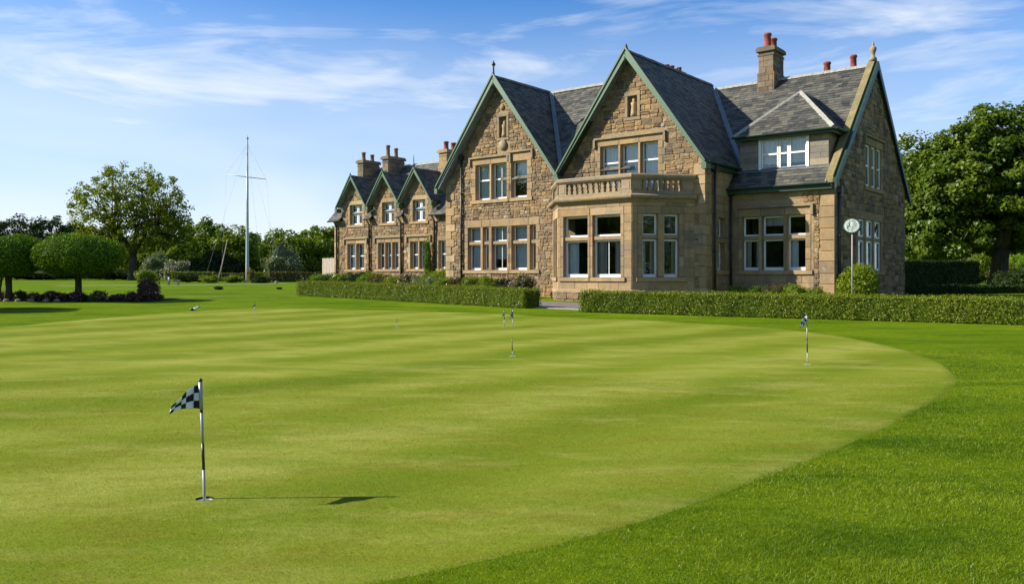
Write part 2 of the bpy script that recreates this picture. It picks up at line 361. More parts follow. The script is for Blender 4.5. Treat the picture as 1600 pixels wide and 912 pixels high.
gy = np.unique(np.concatenate([np.arange(-10, 60.1, .5), np.arange(60, 160, 5), np.linspace(160, 2500, 40), np.linspace(-900, -10, 30)]))
XX, YY = np.meshgrid(gx, gy); ZZ = G(YY)
nx = len(gx); gv = np.stack([XX.ravel(), YY.ravel(), ZZ.ravel()], 1)
ins = inside(XX, YY, GIN)
ii, jj = np.meshgrid(np.arange(len(gy)-1), np.arange(nx-1), indexing='ij'); ii = ii.ravel(); jj = jj.ravel()
keep = ~(ins[ii, jj] & ins[ii+1, jj] & ins[ii, jj+1] & ins[ii+1, jj+1])
ii = ii[keep]; jj = jj[keep]
q = np.stack([ii*nx+jj, ii*nx+jj+1, (ii+1)*nx+jj+1, (ii+1)*nx+jj], 1)
me = bpy.data.meshes.new('lawn'); me.from_pydata(gv.tolist(), [], q.tolist()); me.materials.append(M['lawn'])
for p in me.polygons: p.use_smooth = True
tag(link('lawn', me), 'bright green mown lawn rising gently to the stone house', None, None, 'structure')
mb = MB(); rings = [0.054, .08, .14, .25, .45, .8]
nG = len(GREEN); vs = []; fs = []
dirs = GREEN-CUP; dl = np.linalg.norm(dirs, axis=1, keepdims=True)
lv = [CUP+dirs/dl*r for r in rings]+[CUP+dirs*(a)+dirs/dl*.8*(1-a) for a in np.linspace(.03, 1, 42)]+[GREEN+dirs/dl*.14]
for i, ring in enumerate(lv):
    for p in ring: vs.append((p[0], p[1], G(p[1])+(.007 if i < len(lv)-1 else -.012)))
for i in range(len(lv)-1):
    for j in range(nG): fs.append((i*nG+j, (i+1)*nG+j, (i+1)*nG+(j+1) % nG, i*nG+(j+1) % nG))
mb.add(vs, fs, .5, 0, True)
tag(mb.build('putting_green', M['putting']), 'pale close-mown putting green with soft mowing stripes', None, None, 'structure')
def strip(name, pts_l, pts_r, m, lift, label):
    """ground strip between two poly-lines given in world metres"""
    mb = MB(); vs = []; n = len(pts_l)
    for a, b in zip(pts_l, pts_r): vs += [(a[0], a[1], G(a[1])+lift), (b[0], b[1], G(b[1])+lift)]
    mb.add(vs, [(2*i, 2*i+1, 2*i+3, 2*i+2) for i in range(n-1)], .5, 0)
    return tag(mb.build(name, m), label, None, None, 'structure')
ss = np.arange(-11, 22.1, .5)
front = np.interp(ss, [-11, 2.8, 3.6, 6.2, 6.6, 19, 23], [-4.9, -6.35, -6.55, -6.55, -6.6, -4.2, -3.4])
strip('path', [st2w(s, t) for s, t in zip(ss, front)], [st2w(s, t+max(1.4, -3.1-t)) for s, t in zip(ss, front)], M['path'], .006, 'pinkish tarmac path running along the front of the house')
mb = MB()
for s in np.arange(3.4, 6.5, .5):
    a = st2w(s, -6.72); b = st2w(s+.49, -6.72); c = st2w(s+.49, -6.55); d = st2w(s, -6.55)
    zb = [G(p[1]) for p in (a, b, c, d)]
    mb.prism([(p[0], p[1], z-.02) for p, z in zip((a, b, c, d), zb)], (0, 0, .05))
tag(mb.build('kerb', M['kerb']), 'pale stone edging between the lawn and the tarmac path', None, None, 'structure')
def pline(pts, w, name, m, lift, label):
    p = [np.array(q, float) for q in pts]; L = []; Rr = []
    for i in range(len(p)):
        d = p[min(i+1, len(p)-1)]-p[max(i-1, 0)]; d /= np.linalg.norm(d); nrm = np.array([-d[1], d[0]])
        L.append(p[i]-nrm*w/2); Rr.append(p[i]+nrm*w/2)
    return strip(name, L, Rr, m, lift, label)
def lin(a, b, n): return [np.array(a)+(np.array(b)-np.array(a))*i/n for i in range(n+1)]
pline(lin((-33, 60), (-25, 62), 30)+lin((-25, 62), (-19, 70), 10)[1:], .8, 'path', M['kerb'], .007, 'pale narrow path crossing the lawn before the flagpole')
pline(lin((-15.0, 37.4), (-10.3, 39.4), 14), .10, 'path', M['kerb'], .007, 'thin pale edging line leading to the long clipped hedge')
#--BUILDING--
# ------------------------------------------------------------------ the stone house (local x = along the front, y = depth, z = up)
HOUSE = empty('country_house', (P0[0], P0[1], 0), math.atan2(ES[1], ES[0]),
    label='large sandstone house with steep green-edged gables, slate roofs and a bay window', cat='house')
class FR:
    def __init__(s, o, u, n):
        s.o = np.array(o, float); s.u = np.array(u, float)/np.hypot(*u); s.n = np.array(n, float)/np.hypot(*n)
    def __call__(s, u, d, z):
        p = s.o+s.u*u+s.n*d; return (p[0], p[1], z)
FA = FR((0, 0), (1, 0), (0, -1)); FB = FR((0, 2.2), (1, 0), (0, -1)); FW = FR((0, 7.0), (1, 0), (0, -1)); FD = FR((0, 2.72), (1, 0), (0, -1))
FRet = FR((6.98, 0), (0, 1), (1, 0)); FE = FR((11.25, 0), (0, 1), (1, 0))
BAYP = [(-.45, 0), (1.30, -2.0), (4.81, -2.0), (6.50, 0)]
FBF = FR((0, -2.0), (1, 0), (0, -1)); FBR = FR((4.81, -2), (1.69, 2), (2, -1.69)); FBL = FR((-.45, 0), (1.75, -2), (-2, -1.75))
LBR = math.hypot(1.69, 2); LBL = math.hypot(1.75, 2)

def clip(poly, a, b):
    """keep the part of poly left of the line a->b"""
    out = []; n = len(poly)
    def sd(p): return (b[0]-a[0])*(p[1]-a[1])-(b[1]-a[1])*(p[0]-a[0])
    for i in range(n):
        p, q = poly[i], poly[(i+1) % n]; sp, sq = sd(p), sd(q)
        if sp >= 0: out.append(p)
        if (sp > 0) != (sq > 0) and abs(sp-sq) > 1e-12:
            t = sp/(sp-sq); out.append((p[0]+(q[0]-p[0])*t, p[1]+(q[1]-p[1])*t))
    return out
def clip_conv(poly, outline):
    for i in range(len(outline)):
        poly = clip(poly, outline[i], outline[(i+1) % len(outline)])
        if len(poly) < 3: return []
    return poly
def area(p): return .5*sum(p[i][0]*p[(i+1) % len(p)][1]-p[(i+1) % len(p)][0]*p[i][1] for i in range(len(p)))

def wall_sheet(mb, fr, outline, holes, m=0):
    us = sorted({p[0] for p in outline} | {h[0] for h in holes} | {h[1] for h in holes})
    zs = sorted({p[1] for p in outline} | {h[2] for h in holes} | {h[3] for h in holes})
    for i in range(len(us)-1):
        for j in range(len(zs)-1):
            cu, cz = (us[i]+us[i+1])/2, (zs[j]+zs[j+1])/2
            if any(h[0] < cu < h[1] and h[2] < cz < h[3] for h in holes): continue
            p = clip_conv([(us[i], zs[j]), (us[i+1], zs[j]), (us[i+1], zs[j+1]), (us[i], zs[j+1])], outline)
            if len(p) >= 3 and abs(area(p)) > 1e-5: mb.add([fr(u, 0, z) for u, z in p], [tuple(range(len(p)))], .5, m)
def reveals(mb, fr, holes, depth=.34, m=1):
    for u0, u1, z0, z1 in holes:
        for a, b in (((u0, z0), (u1, z0)), ((u1, z0), (u1, z1)), ((u1, z1), (u0, z1)), ((u0, z1), (u0, z0))):
            mb.add([fr(a[0], 0.004, a[1]), fr(b[0], 0.004, b[1]), fr(b[0], -depth, b[1]), fr(a[0], -depth, a[1])], [(0, 1, 2, 3)], None, m)

STONES = []          # every laid stone: dict(kind, parent key, frame, polygon, relief, chamfer, rnd)
def near(fr, u, z):
    p = fr(u, 0, z); w = P0+p[0]*ES+p[1]*ET
    return float(w[1])
def block(fr, u0, u1, z0, z1, d, kind, par, ch=.012, gap=.005, m='ashlar', rough=0.0):
    STONES.append(dict(kind=kind, par=par, fr=fr, p=[(u0+gap, z0+gap), (u1-gap, z0+gap), (u1-gap, z1-gap), (u0+gap, z1-gap)], d=d, ch=ch, r=random.random(), m=m, rough=rough))
def emit(mb, s):
    fr, p = s['fr'], s['p']; n = len(p); cu = sum(q[0] for q in p)/n; cz = sum(q[1] for q in p)/n; d, ch = s['d'], s['ch']
    def inset(q):
        L = math.hypot(q[0]-cu, q[1]-cz)+1e-6; k = max(0, 1-ch*1.4/L); return (cu+(q[0]-cu)*k, cz+(q[1]-cz)*k)
    v = [fr(q[0], -.004, q[1]) for q in p]; rr = s['rough']
    v += [fr(q[0], max(.004, d-ch), q[1]) for q in p]
    v += [fr(*((lambda w: (w[0], d+random.uniform(-rr, rr), w[1]))(inset(q)))) for q in p]
    f = []
    for k in (0, 1):
        for i in range(n): f.append((k*n+i, k*n+(i+1) % n, (k+1)*n+(i+1) % n, (k+1)*n+i))
    if rr > 0:
        v.append(fr(cu+random.uniform(-.02, .02), d+random.uniform(-.3, 1.2)*rr, cz)); f += [(2*n+i, 2*n+(i+1) % n, 3*n) for i in range(n)]
    else: f.append(tuple(range(2*n, 3*n)))
    mb.add(v, f, s['r'], 0)
def free(u0, u1, z0, z1, excl):
    iv = [(u0, u1)]
    for e in excl:
        ov = min(z1, e[3])-max(z0, e[2])
        if ov < .035: continue
        nv = []
        for a, b in iv:
            if e[1] <= a or e[0] >= b: nv.append((a, b)); continue
            if e[0] > a: nv.append((a, e[0]))
            if e[1] < b: nv.append((e[1], b))
        iv = nv
    return [v for v in iv if v[1]-v[0] > .05]
def lay(fr, outline, excl, par, hr, wr, keys=(), kind='stone', rubble=True, m='rubble', dr=(.014, .042)):
    u0 = min(p[0] for p in outline); u1 = max(p[0] for p in outline); z0 = min(p[1] for p in outline); z1 = max(p[1] for p in outline)
    ks = sorted({z0, z1} | {k for k in keys if z0+.05 < k < z1-.05}); rows = [z0]
    for a, b in zip(ks[:-1], ks[1:]):
        n = max(1, round((b-a)/((hr[0]+hr[1])/2))); w = [random.uniform(*hr) for _ in range(n)]; sc = (b-a)/sum(w); z = a
        for k in range(n): z += w[k]*sc; rows.append(z)
    for r0, r1 in zip(rows[:-1], rows[1:]):
        for a, b in free(u0, u1, r0, r1, excl):
            u = a
            while u < b-.03:
                h = r1-r0; w = random.uniform(*wr)*(h/((hr[0]+hr[1])/2))**.3
                if not rubble: w = random.uniform(*wr)
                e = u+w
                if b-e < wr[0]*.6: e = b
                e = min(e, b)
                cells = [(u, e, r0, r1)]
                if rubble and h > .17 and random.random() < .38:        # a pair of thin stones instead of one
                    k = r0+h*random.uniform(.4, .6); cells = [(u, e, r0, k), (u, e, k, r1)]
                for (a0, a1, c0, c1) in cells:
                    if rubble:
                        g = .005; j = lambda: random.uniform(-.012, .012); cu = min(.045, (a1-a0)*.18); cz = min(.03, (c1-c0)*.22)
                        p = [(a0+cu+g+j(), c0+g+j()), (a1-cu-g, c0+g+j()), (a1-g+j(), c0+cz+g), (a1-g+j(), c1-cz-g), (a1-cu-g+j(), c1-g+j()), (a0+cu+g, c1-g+j()), (a0+g+j(), c1-cz-g), (a0+g+j(), c0+cz+g)]
                        ch = .014; d = random.uniform(*dr); rough = .014
                    else:
                        g = .004; p = [(a0+g, c0+g), (a1-g, c0+g), (a1-g, c1-g), (a0+g, c1-g)]; ch = .006; d = random.uniform(*dr); rough = 0.
                    p = clip_conv(p, outline)
                    if len(p) >= 3 and area(p) > .004:
                        STONES.append(dict(kind=kind, par=par, fr=fr, p=p, d=d, ch=ch, r=random.random(), m=m, rough=rough))
                u = e
PARTS = {}
def part(key, name, mb, mats, parent=None):
    PARTS[key] = mb.build(name, mats, parent or HOUSE); return PARTS[key]

# ---- windows: a stone surround, one white sash per light with its panes, curtain behind
def sash(fr, u0, u1, z0, z1, rail=None, bars=0, d=-.20, curtain=None, bw=.055, bottom=.10):
    e = .003; u0 += e; u1 -= e; z0 += e; z1 -= e; mb = MB(); a, b = d-.06, d
    B = lambda x0, x1, y0, y1, dd=0: mb.box(x0, x1, a, b+dd, y0, y1, .5, 0, fr)
    B(u0, u0+bw, z0, z1); B(u1-bw, u1, z0, z1); B(u0+bw, u1-bw, z1-bw, z1); B(u0+bw, u1-bw, z0, z0+bottom)
    if rail: B(u0+bw, u1-bw, rail-.035, rail+.035, .012)
    segs = [(z0+bottom, rail-.035), (rail+.035, z1-bw)] if rail else [(z0+bottom, z1-bw)]
    for k in range(bars):
        x = u0+bw+(u1-u0-2*bw)*(k+1)/(bars+1)
        for s0, s1 in segs: mb.box(x-.012, x+.012, a+.01, b-.008, s0, s1, .5, 0, fr)
    w = mb.build('window', M['white'], HOUSE)
    for s0, s1 in segs:
        g = MB(); t = random.uniform(-.004, .004); t2 = random.uniform(-.004, .004)
        g.add([fr(u0+bw*.6, d-.03+t, s0-.01), fr(u1-bw*.6, d-.03-t, s0-.01), fr(u1-bw*.6, d-.03-t+t2, s1+.01), fr(u0+bw*.6, d-.03+t+t2, s1+.01)], [(0, 1, 2, 3)])
        g.build('pane', M['glass'], w)
    def cloth(x0, x1, y0, y1, mm):
        c = MB(); n = max(6, int((x1-x0)/.03)); vs = []; dd = d-.17
        for i in range(n+1):
            x = x0+(x1-x0)*i/n; w_ = .022*sin(i*1.9)+.012*sin(i*.83+2)
            vs += [fr(x, dd+w_, y0), fr(x, dd+w_*.6, y1)]
        c.add(vs, [(2*i, 2*i+2, 2*i+3, 2*i+1) for i in range(n)], random.random(), 0, True); c.build('curtain', mm, w)
    W_, H_ = u1-u0, z1-z0
    if curtain == 'net': cloth(u0+.01, u1-.01, z0+.02, z1-.02, M['curtain'])
    elif curtain == 'half': cloth(u0+.01, u1-.01, z0+H_*.42, z1-.02, M['curtain'])
    elif curtain == 'split': cloth(u0+.01, u0+W_*.36, z0+.02, z1-.02, M['drape']); cloth(u1-W_*.34, u1-.01, z0+.02, z1-.02, M['drape'])
    elif curtain == 'left': cloth(u0+.01, u0+W_*.45, z0+.02, z1-.02, M['curtain'])
    elif curtain == 'right': cloth(u1-W_*.3, u1-.01, z0+.02, z1-.02, M['drape'])
    elif curtain == 'blind':
        c = MB(); c.box(u0+.03, u1-.03, d-.14, d-.13, z0+H_*random.uniform(.5, .62), z1-.03, .5, 0, fr); c.build('blind', M['drape'], w)
    return w
def surround(key, fr, U0, U1, lights, z0, z1, Ztop, excl, quoin=.11, hood=False, transom=None, sillz=None, qh=.33):
    """dressed jambs, mullions, lintel and sill round a group of lights; returns the wall holes"""
    holes = [(a, b, z0, z1) for a, b in lights]
    sz = (sillz if sillz is not None else z0-.16); D = .030
    n = max(2, round((z1-z0)/qh)); hh = (z1-z0)/n
    for k in range(n):
        q = quoin if k % 2 else 0
        for side in (0, 1):
            a, b = (U0-q, lights[0][0]) if side == 0 else (lights[-1][1], U1+q)
            block(fr, a, b, z0+k*hh, z0+(k+1)*hh, D, 'dressed_stone', key); excl.append((a, b, z0+k*hh, z0+(k+1)*hh))
    for (a0, b0), (a1, b1) in zip(lights[:-1], lights[1:]):
        block(fr, b0, a1, z0, z1, D, 'mullion', key)
    L = len(lights); nb = max(1, L); cuts = [U0-quoin*.4]+[(lights[i][1]+lights[i+1][0])/2 for i in range(L-1)]+[U1+quoin*.4]
    if L >= 3: cuts = [cuts[0]]+cuts[1:-1]+[cuts[-1]]
    for a, b in zip(cuts[:-1], cuts[1:]): block(fr, a, b, z1, Ztop, D+.004, 'dressed_stone', key)
    excl.append((cuts[0], cuts[-1], z1, Ztop)); excl.append((U0, U1, z0, z1))
    mb = MB(); reveals(mb, fr, holes, .34, 0); PARTS[key] = mb.build('window_surround', M['ashlar'], HOUSE)
    mb = MB(); mb.box(U0-.06, U1+.06, -.30, .085, sz, z0-.001, .4, 0, fr)
    SILLS.append((key, mb)); excl.append((U0-.06, U1+.06, sz, z0))
    if hood:
        mb = MB(); mb.box(cuts[0]-.10, cuts[-1]+.10, -.002, .13, Ztop+.005, Ztop+.085, .3, 0, fr)
        for x in (cuts[0]-.10, cuts[-1]): mb.box(x, x+.10, -.002, .125, Ztop-.34, Ztop+.003, .3, 0, fr)
        HOODS.append((key, mb)); excl.append((cuts[0]-.1, cuts[-1]+.1, Ztop, Ztop+.09)); excl.append((cuts[0]-.1, cuts[0], Ztop-.34, Ztop)); excl.append((cuts[-1], cuts[-1]+.1, Ztop-.34, Ztop))
    if transom:
        for a, b in lights:
            mb = MB(); mb.box(a+.001, b-.001, -.30, -.03, transom-.07, transom+.07, .6, 0, fr); TRANS.append((key, mb))
    return holes
SILLS, HOODS, TRANS = [], [], []
def quoins(fr, u, side, z0, z1, par, excl, h=.36, a=.26, b=.5, d=.04):
    z = z0; k = 0
    while z < z1-.1:
        e = min(z+h*random.uniform(.9, 1.12), z1); w = b if k % 2 else a; w *= random.uniform(.92, 1.08)
        u0, u1 = (u, u+w) if side > 0 else (u-w, u)
        block(fr, u0, u1, z, e, d, 'quoin', par, .016, .006); excl.append((u0, u1, z, e)); z = e; k += 1

# ---- front wall of the two tall gables
zb = .15; exA = []; HA = []
L1u = [(-5.08, -4.19), (-4.08, -3.14), (-2.86, -1.93)]
L1l = [(-5.58, -4.76), (-4.62, -4.24), (-4.06, -3.12), (-2.84, -1.92), (-1.76, -1.42)]
L2u = [(2.08, 2.98), (3.08, 3.94), (4.04, 4.87)]
HA += surround('su1', FA, -5.32, -2.98, L1u[:2], 5.02, 6.72, 7.02, exA, hood=True)
HA += surround('su2', FA, -2.97, -1.66, L1u[2:], 5.02, 6.72, 7.12, exA, .05, hood=True)
HA += surround('sl1', FA, -5.80, -2.98, L1l[:3], 1.66, 3.72, 4.08, exA, hood=False, transom=2.96)
HA += surround('sl2', FA, -2.97, -1.25, L1l[3:], 1.66, 3.72, 4.08, exA, .09, hood=False, transom=2.96)
HA += surround('su3', FA, 1.90, 5.10, L2u, 4.70, 6.92, 7.20, exA, hood=True)
NICHES = [(-3.58, -3.14, 7.90, 8.88), (3.44, 3.90, 8.02, 8.90)]
for (a, b, c, d) in NICHES:
    exA.append((a-.14, b+.14, c-.14, d+.14))
HALL = (.75, 5.35, .4, 4.15)
def gable_outline(c, hw, ze, slope): return [(c-hw, zb), (c+hw, zb), (c+hw, ze), (c, ze+hw*slope), (c-hw, ze)]
SL = 1.36
OUT1 = gable_outline(-3.55, 3.52, 5.83, SL); OUT2 = gable_outline(3.49, 3.49, 5.85, SL)
OUT2[0] = (-.03, zb); OUT2[4] = (-.03, 5.83)
mb = MB(); wall_sheet(mb, FA, OUT1, HA+[NICHES[0]]); pass
part('w1', 'gable_wall', mb, [M['mortar'], M['ashlar']])
mb = MB(); wall_sheet(mb, FA, OUT2, HA+[NICHES[1], HALL]); pass
part('w2', 'gable_wall', mb, [M['mortar'], M['ashlar']])
for k, (a, b, c, d) in zip(('w1', 'w2'), NICHES):
    mb = MB()
    mb.add([FA(a, -.16, c), FA(b, -.16, c), FA(b, -.16, d), FA(a, -.16, d)], [(0, 1, 2, 3)], .2); reveals(mb, FA, [(a, b, c, d)], .16, 0)
    nb = part('niche'+k, 'niche', mb, M['cornice'])
    for (x0, x1, y0, y1) in ((a-.14, a, c, d), (b, b+.14, c, d), (a-.16, b+.16, d, d+.17), (a-.16, b+.16, c-.14, c)):
        block(FA, x0, x1, y0, y1, .05, 'dressed_stone', 'niche'+k, m='cornice')
    # carved upright panel inside the recess
    st = MB(); cu = (a+b)/2
    st.tube([FA(cu, -.10, c+.04), FA(cu, -.10, c+.18), FA(cu, -.09, c+.45), FA(cu, -.09, c+.60), FA(cu, -.10, c+.66), FA(cu, -.10, c+.74), FA(cu, -.10, c+.80)], [.15, .13, .10, .13, .055, .075, .03], 9, .95)
    st.build('carving', M['ashlar'], nb)
    if k == 'w1':
        st = MB(); st.tube([FA(cu, 0, c-.36), FA(cu, .09, c-.36)], [.26, .22], 14, .9); st.build('carving', M['cornice'], nb)
        st = MB(); st.tube([FA(cu-.05, 0, d+.45), FA(cu-.05, .07, d+.45)], [.15, .12], 12, .6); st.build('roundel', M['ashlar'], nb)
exA += [(-3.75, -2.98, 7.30, 7.78), (-3.58, -3.24, 9.17, 9.5)]
quoins(FA, -7.07, 1, zb, 6.2, 'w1', exA, .38, .38, .62)
quoins(FA, 6.98, -1, zb, 6.0, 'w2', exA, .40, .30, .52)
bayx = [(-.3, 6.4, zb, 4.6)]
lay(FA, OUT1, exA, 'w1', (.105, .215), (.14, .40), [1.5, 1.66, 3.72, 4.08, 4.86, 5.02, 6.72, 7.02])
lay(FA, OUT2, exA+bayx, 'w2', (.135, .26), (.18, .50), [4.6, 6.92, 7.2, 5.85])
for key, ls, z0, z1, rl, cur in (('su1', L1u[:2], 5.02, 6.72, 5.98, 'net'), ('su2', L1u[2:], 5.02, 6.72, 5.98, 'blind'), ('su3', L2u, 4.70, 6.92, 6.20, 'net')):
    for i, (a, b) in enumerate(ls): sash(FA, a, b, z0, z1, rl, 1 if key != 'su3' and i == 1 else 0, curtain=cur if not (key == 'su2') else 'half')
for i, (a, b) in enumerate(L1l):
    wide = b-a > .6
    sash(FA, a, b, 1.66, 2.89, None, 1 if i == 2 else 0, curtain=('net', None, 'half', 'net', None)[i]); sash(FA, a, b, 3.03, 3.72, None, 1 if i == 2 else 0, curtain='net' if wide else None, bottom=.055)

# ---- bay window
def sweep(mb, path, prof, r=None, m=0, close_ends=True):
    """profile (d outward, z) swept along an open plan path with mitred corners"""
    P = [np.array(p, float) for p in path]; offs = []
    for i in range(len(P)):
        ns = []
        if i > 0: t = P[i]-P[i-1]; t /= np.hypot(*t); ns.append(np.array([t[1], -t[0]]))
        if i < len(P)-1: t = P[i+1]-P[i]; t /= np.hypot(*t); ns.append(np.array([t[1], -t[0]]))
        if len(ns) == 2: b = ns[0]+ns[1]; b /= np.hypot(*b); b /= float(b@ns[0])
        else: b = ns[0]
        offs.append(b)
    k = len(prof); vs = [(P[i][0]+offs[i][0]*d, P[i][1]+offs[i][1]*d, z) for i in range(len(P)) for d, z in prof]
    fs = [(i*k+j, i*k+(j+1) % k, (i+1)*k+(j+1) % k, (i+1)*k+j) for i in range(len(P)-1) for j in range(k)]
    if close_ends: fs += [tuple(range(k-1, -1, -1)), tuple((len(P)-1)*k+j for j in range(k))]
    mb.add(vs, fs, r, m)
exBF, exBR, exBL = [], [], []
LF = [(1.56, 2.76), (3.00, 4.31)]; LR = [(.45, 1.08), (1.33, 1.96)]; LL = [(.45, 1.15), (1.42, 2.12)]
hF = surround('bsf1', FBF, 1.40, 2.87, LF[:1], 1.32, 3.82, 4.12, exBF, 0., transom=2.90, qh=.42) + surround('bsf2', FBF, 2.89, 4.47, LF[1:], 1.32, 3.82, 4.12, exBF, 0., transom=2.90, qh=.42)
hR = surround('bsr', FBR, .24, 2.16, LR, 1.32, 3.82, 4.12, exBR, 0., transom=2.92, qh=.42)
hL = surround('bsl', FBL, .26, 2.30, LL, 1.32, 3.82, 4.12, exBL, 0., transom=2.92, qh=.42)
for fr, u0, u1, hs, key in ((FBF, 1.30, 4.81, hF, 'bf'), (FBR, 0, LBR, hR, 'br'), (FBL, 0, LBL, hL, 'bl')):
    mb = MB(); wall_sheet(mb, fr, [(u0, zb), (u1, zb), (u1, 4.45), (u0, 4.45)], hs); pass
    part(key, 'bay_wall', mb, [M['mortar'], M['ashlar']])
for fr, u0, u1, ex, key in ((FBF, 1.30, 4.81, exBF, 'bf'), (FBR, 0, LBR, exBR, 'br'), (FBL, 0, LBL, exBL, 'bl')):
    lay(fr, [(u0, .80), (u1, .80), (u1, 4.30), (u0, 4.30)], ex, key, (.34, .42), (.45, .95), [1.16, 1.32, 3.82, 4.12], 'ashlar_block', False, 'ashlar', (.016, .024))
    lay(fr, [(u0-.06, zb), (u1+.06, zb), (u1+.06, .70), (u0-.06, .70)], [], key, (.2, .28), (.3, .6), [], 'stone', True, 'rubble', (.08, .12))
mb = MB(); sweep(mb, BAYP, [(.01, .70), (.13, .70), (.11, .78), (.025, .84), (.01, .84)], .5); part('bplinth', 'bay_plinth', mb, M['ashlar'])
mb = MB(); sweep(mb, BAYP, [(-.02, 4.26), (.05, 4.28), (.09, 4.38), (.22, 4.42), (.25, 4.47), (.25, 4.53), (.08, 4.60), (-.02, 4.60)], .3); part('bcorn', 'bay_cornice', mb, M['cornice'])
mb = MB(); mb.prism([(p[0], p[1], 4.40) for p in [(-.38, -.03), (1.35, -1.93), (4.76, -1.93), (6.42, -.03)]], (0, 0, .12), .5); part('bfloor', 'balcony_floor', mb, M['cornice'])
mb = MB(); sweep(mb, BAYP, [(-.20, 4.601), (.045, 4.601), (.045, 4.72), (-.20, 4.72)], .4)
bal = part('bal', 'balustrade', mb, M['cornice'])
mb = MB(); sweep(mb, BAYP, [(-.24, 5.17), (-.20, 5.155), (.04, 5.155), (.10, 5.22), (.12, 5.24), (.12, 5.33), (.07, 5.39), (-.20, 5.39), (-.24, 5.34)], .4); mb.build('coping', M['cornice'], bal)
BPROF = [(0, .052), (.04, .075), (.09, .085), (.14, .072), (.19, .045), (.225, .055), (.255, .082), (.29, .070), (.32, .040), (.37, .034), (.41, .05), (.434, .08)]
def baluster(fr, u, k):
    mb = MB(); vs = []; n = len(BPROF)
    for z, w in BPROF:
        for du, dd in ((-w, -.15), (w, -.15), (w, -.01), (-w, -.01)): vs.append(fr(u+du, dd, 4.7205+z))
    fs = [(4*i+j, 4*i+(j+1) % 4, 4*i+4+(j+1) % 4, 4*i+4+j) for i in range(n-1) for j in range(4)]+[(3, 2, 1, 0), tuple(4*(n-1)+j for j in range(4))]
    mb.add(vs, fs, random.random()); mb.build('baluster', M['cornice'], bal)
def pier(fr, u0, u1):
    mb = MB(); mb.box(u0, u1, -.19, .035, 4.721, 5.1545, random.random(), 0, fr); mb.box(u0+.06, u1-.06, .035, .05, 4.78, 5.09, .5, 0, fr); mb.build('pier', M['cornice'], bal)
pier(FBF, 1.33, 1.70); pier(FBF, 4.36, 4.80); pier(FBR, .02, .42); pier(FBR, 2.05, 2.60); pier(FBL, 2.28, 2.64); pier(FBL, .03, .5)
for k in range(10): baluster(FBF, 1.83+k*.268, k)
pier(FBR, 1.17, 1.30)
for u in (.53, .76, .99, 1.42, 1.64, 1.86): baluster(FBR, u, 0)
for k in range(7): baluster(FBL, .66+k*.25, 0)
for fr, Ls, cur in ((FBF, LF, ('left', 'split')), (FBR, LR, ('split', 'right')), (FBL, LL, (None, None))):
    for i, (a, b) in enumerate(Ls):
        sash(fr, a, b, 1.32, 2.83, None, 1 if fr is FBF and i == 1 else 0, d=-.17, curtain=cur[i], bw=.075 if fr is not FBL else .06, bottom=.125); sash(fr, a, b, 2.97, 3.82, None, 0, d=-.17, curtain=None, bw=.075 if fr is not FBL else .06, bottom=.07)

# ---- return wall and front wall of the right block
exR, exB, exE = [], [], []
RW = [(1.02, 1.72)]
hRet = surround('ret', FRet, .86, 1.90, RW, 1.60, 2.72, 2.92, exR, 0., qh=.4)+surround('ret2', FRet, .86, 1.90, RW, 2.95, 3.72, 4.0, exR, 0., qh=.4, sillz=2.93)
mb = MB(); wall_sheet(mb, FRet, [(0, zb), (2.95, zb), (2.95, 5.84), (0, 5.84)], hRet); part('wr', 'return_wall', mb, [M['mortar'], M['ashlar']])
quoins(FRet, 0.0, 1, zb, 5.85, 'wr', exR, .40, .5, .3, .03)
lay(FRet, [(0, zb), (2.2, zb), (2.2, 5.9), (0, 5.9)], exR, 'wr', (.26, .34), (.4, .8), [1.6, 2.72, 3.72, 4.0], 'ashlar_block', False, 'ashlar', (.012, .028))
sash(FRet, 1.02, 1.72, 1.60, 2.72, None, 0, bottom=.08); sash(FRet, 1.02, 1.72, 2.95, 3.72, None, 0, bottom=.06)
LB = [(7.52, 8.23), (8.36, 9.25), (9.38, 10.12)]
hB = surround('bw', FB, 7.36, 10.34, LB, 1.60, 3.78, 4.10, exB, 0., hood=True, transom=2.92, qh=.42)
OB = [(7.0, zb), (11.25, zb), (11.25, 5.2), (7.0, 5.2)]
mb = MB(); wall_sheet(mb, FB, OB, hB); part('wb', 'front_wall', mb, [M['mortar'], M['ashlar']])
quoins(FB, 11.25, -1, zb, 5.1, 'wb', exB, .44, .58, .58, .032)
lay(FB, [(10.45, zb), (10.67, zb), (10.67, 5.15), (10.45, 5.15)], exB, 'wb', (.14, .24), (.12, .26))
lay(FB, [(10.0, 4.25), (10.67, 4.25), (10.67, 5.15), (10.0, 5.15)], exB+[(10.45, 10.67, zb, 5.2)], 'wb', (.14, .24), (.18, .4))
exB += [(10.45, 10.67, zb, 5.2), (10.0, 10.67, 4.25, 5.2)]
lay(FB, [(7.0, zb), (11.25, zb), (11.25, 5.15), (7.0, 5.15)], exB, 'wb', (.30, .40), (.45, 1.0), [1.44, 1.6, 3.78, 4.1], 'ashlar_block', False, 'ashlar', (.012, .028))
for i, (a, b) in enumerate(LB):
    sash(FB, a, b, 1.60, 2.85, None, 0, curtain=('split', None, 'left')[i], bw=.07, bottom=.12); sash(FB, a, b, 2.99, 3.78, None, 0, curtain=(None, 'blind', None)[i], bw=.065, bottom=.065)
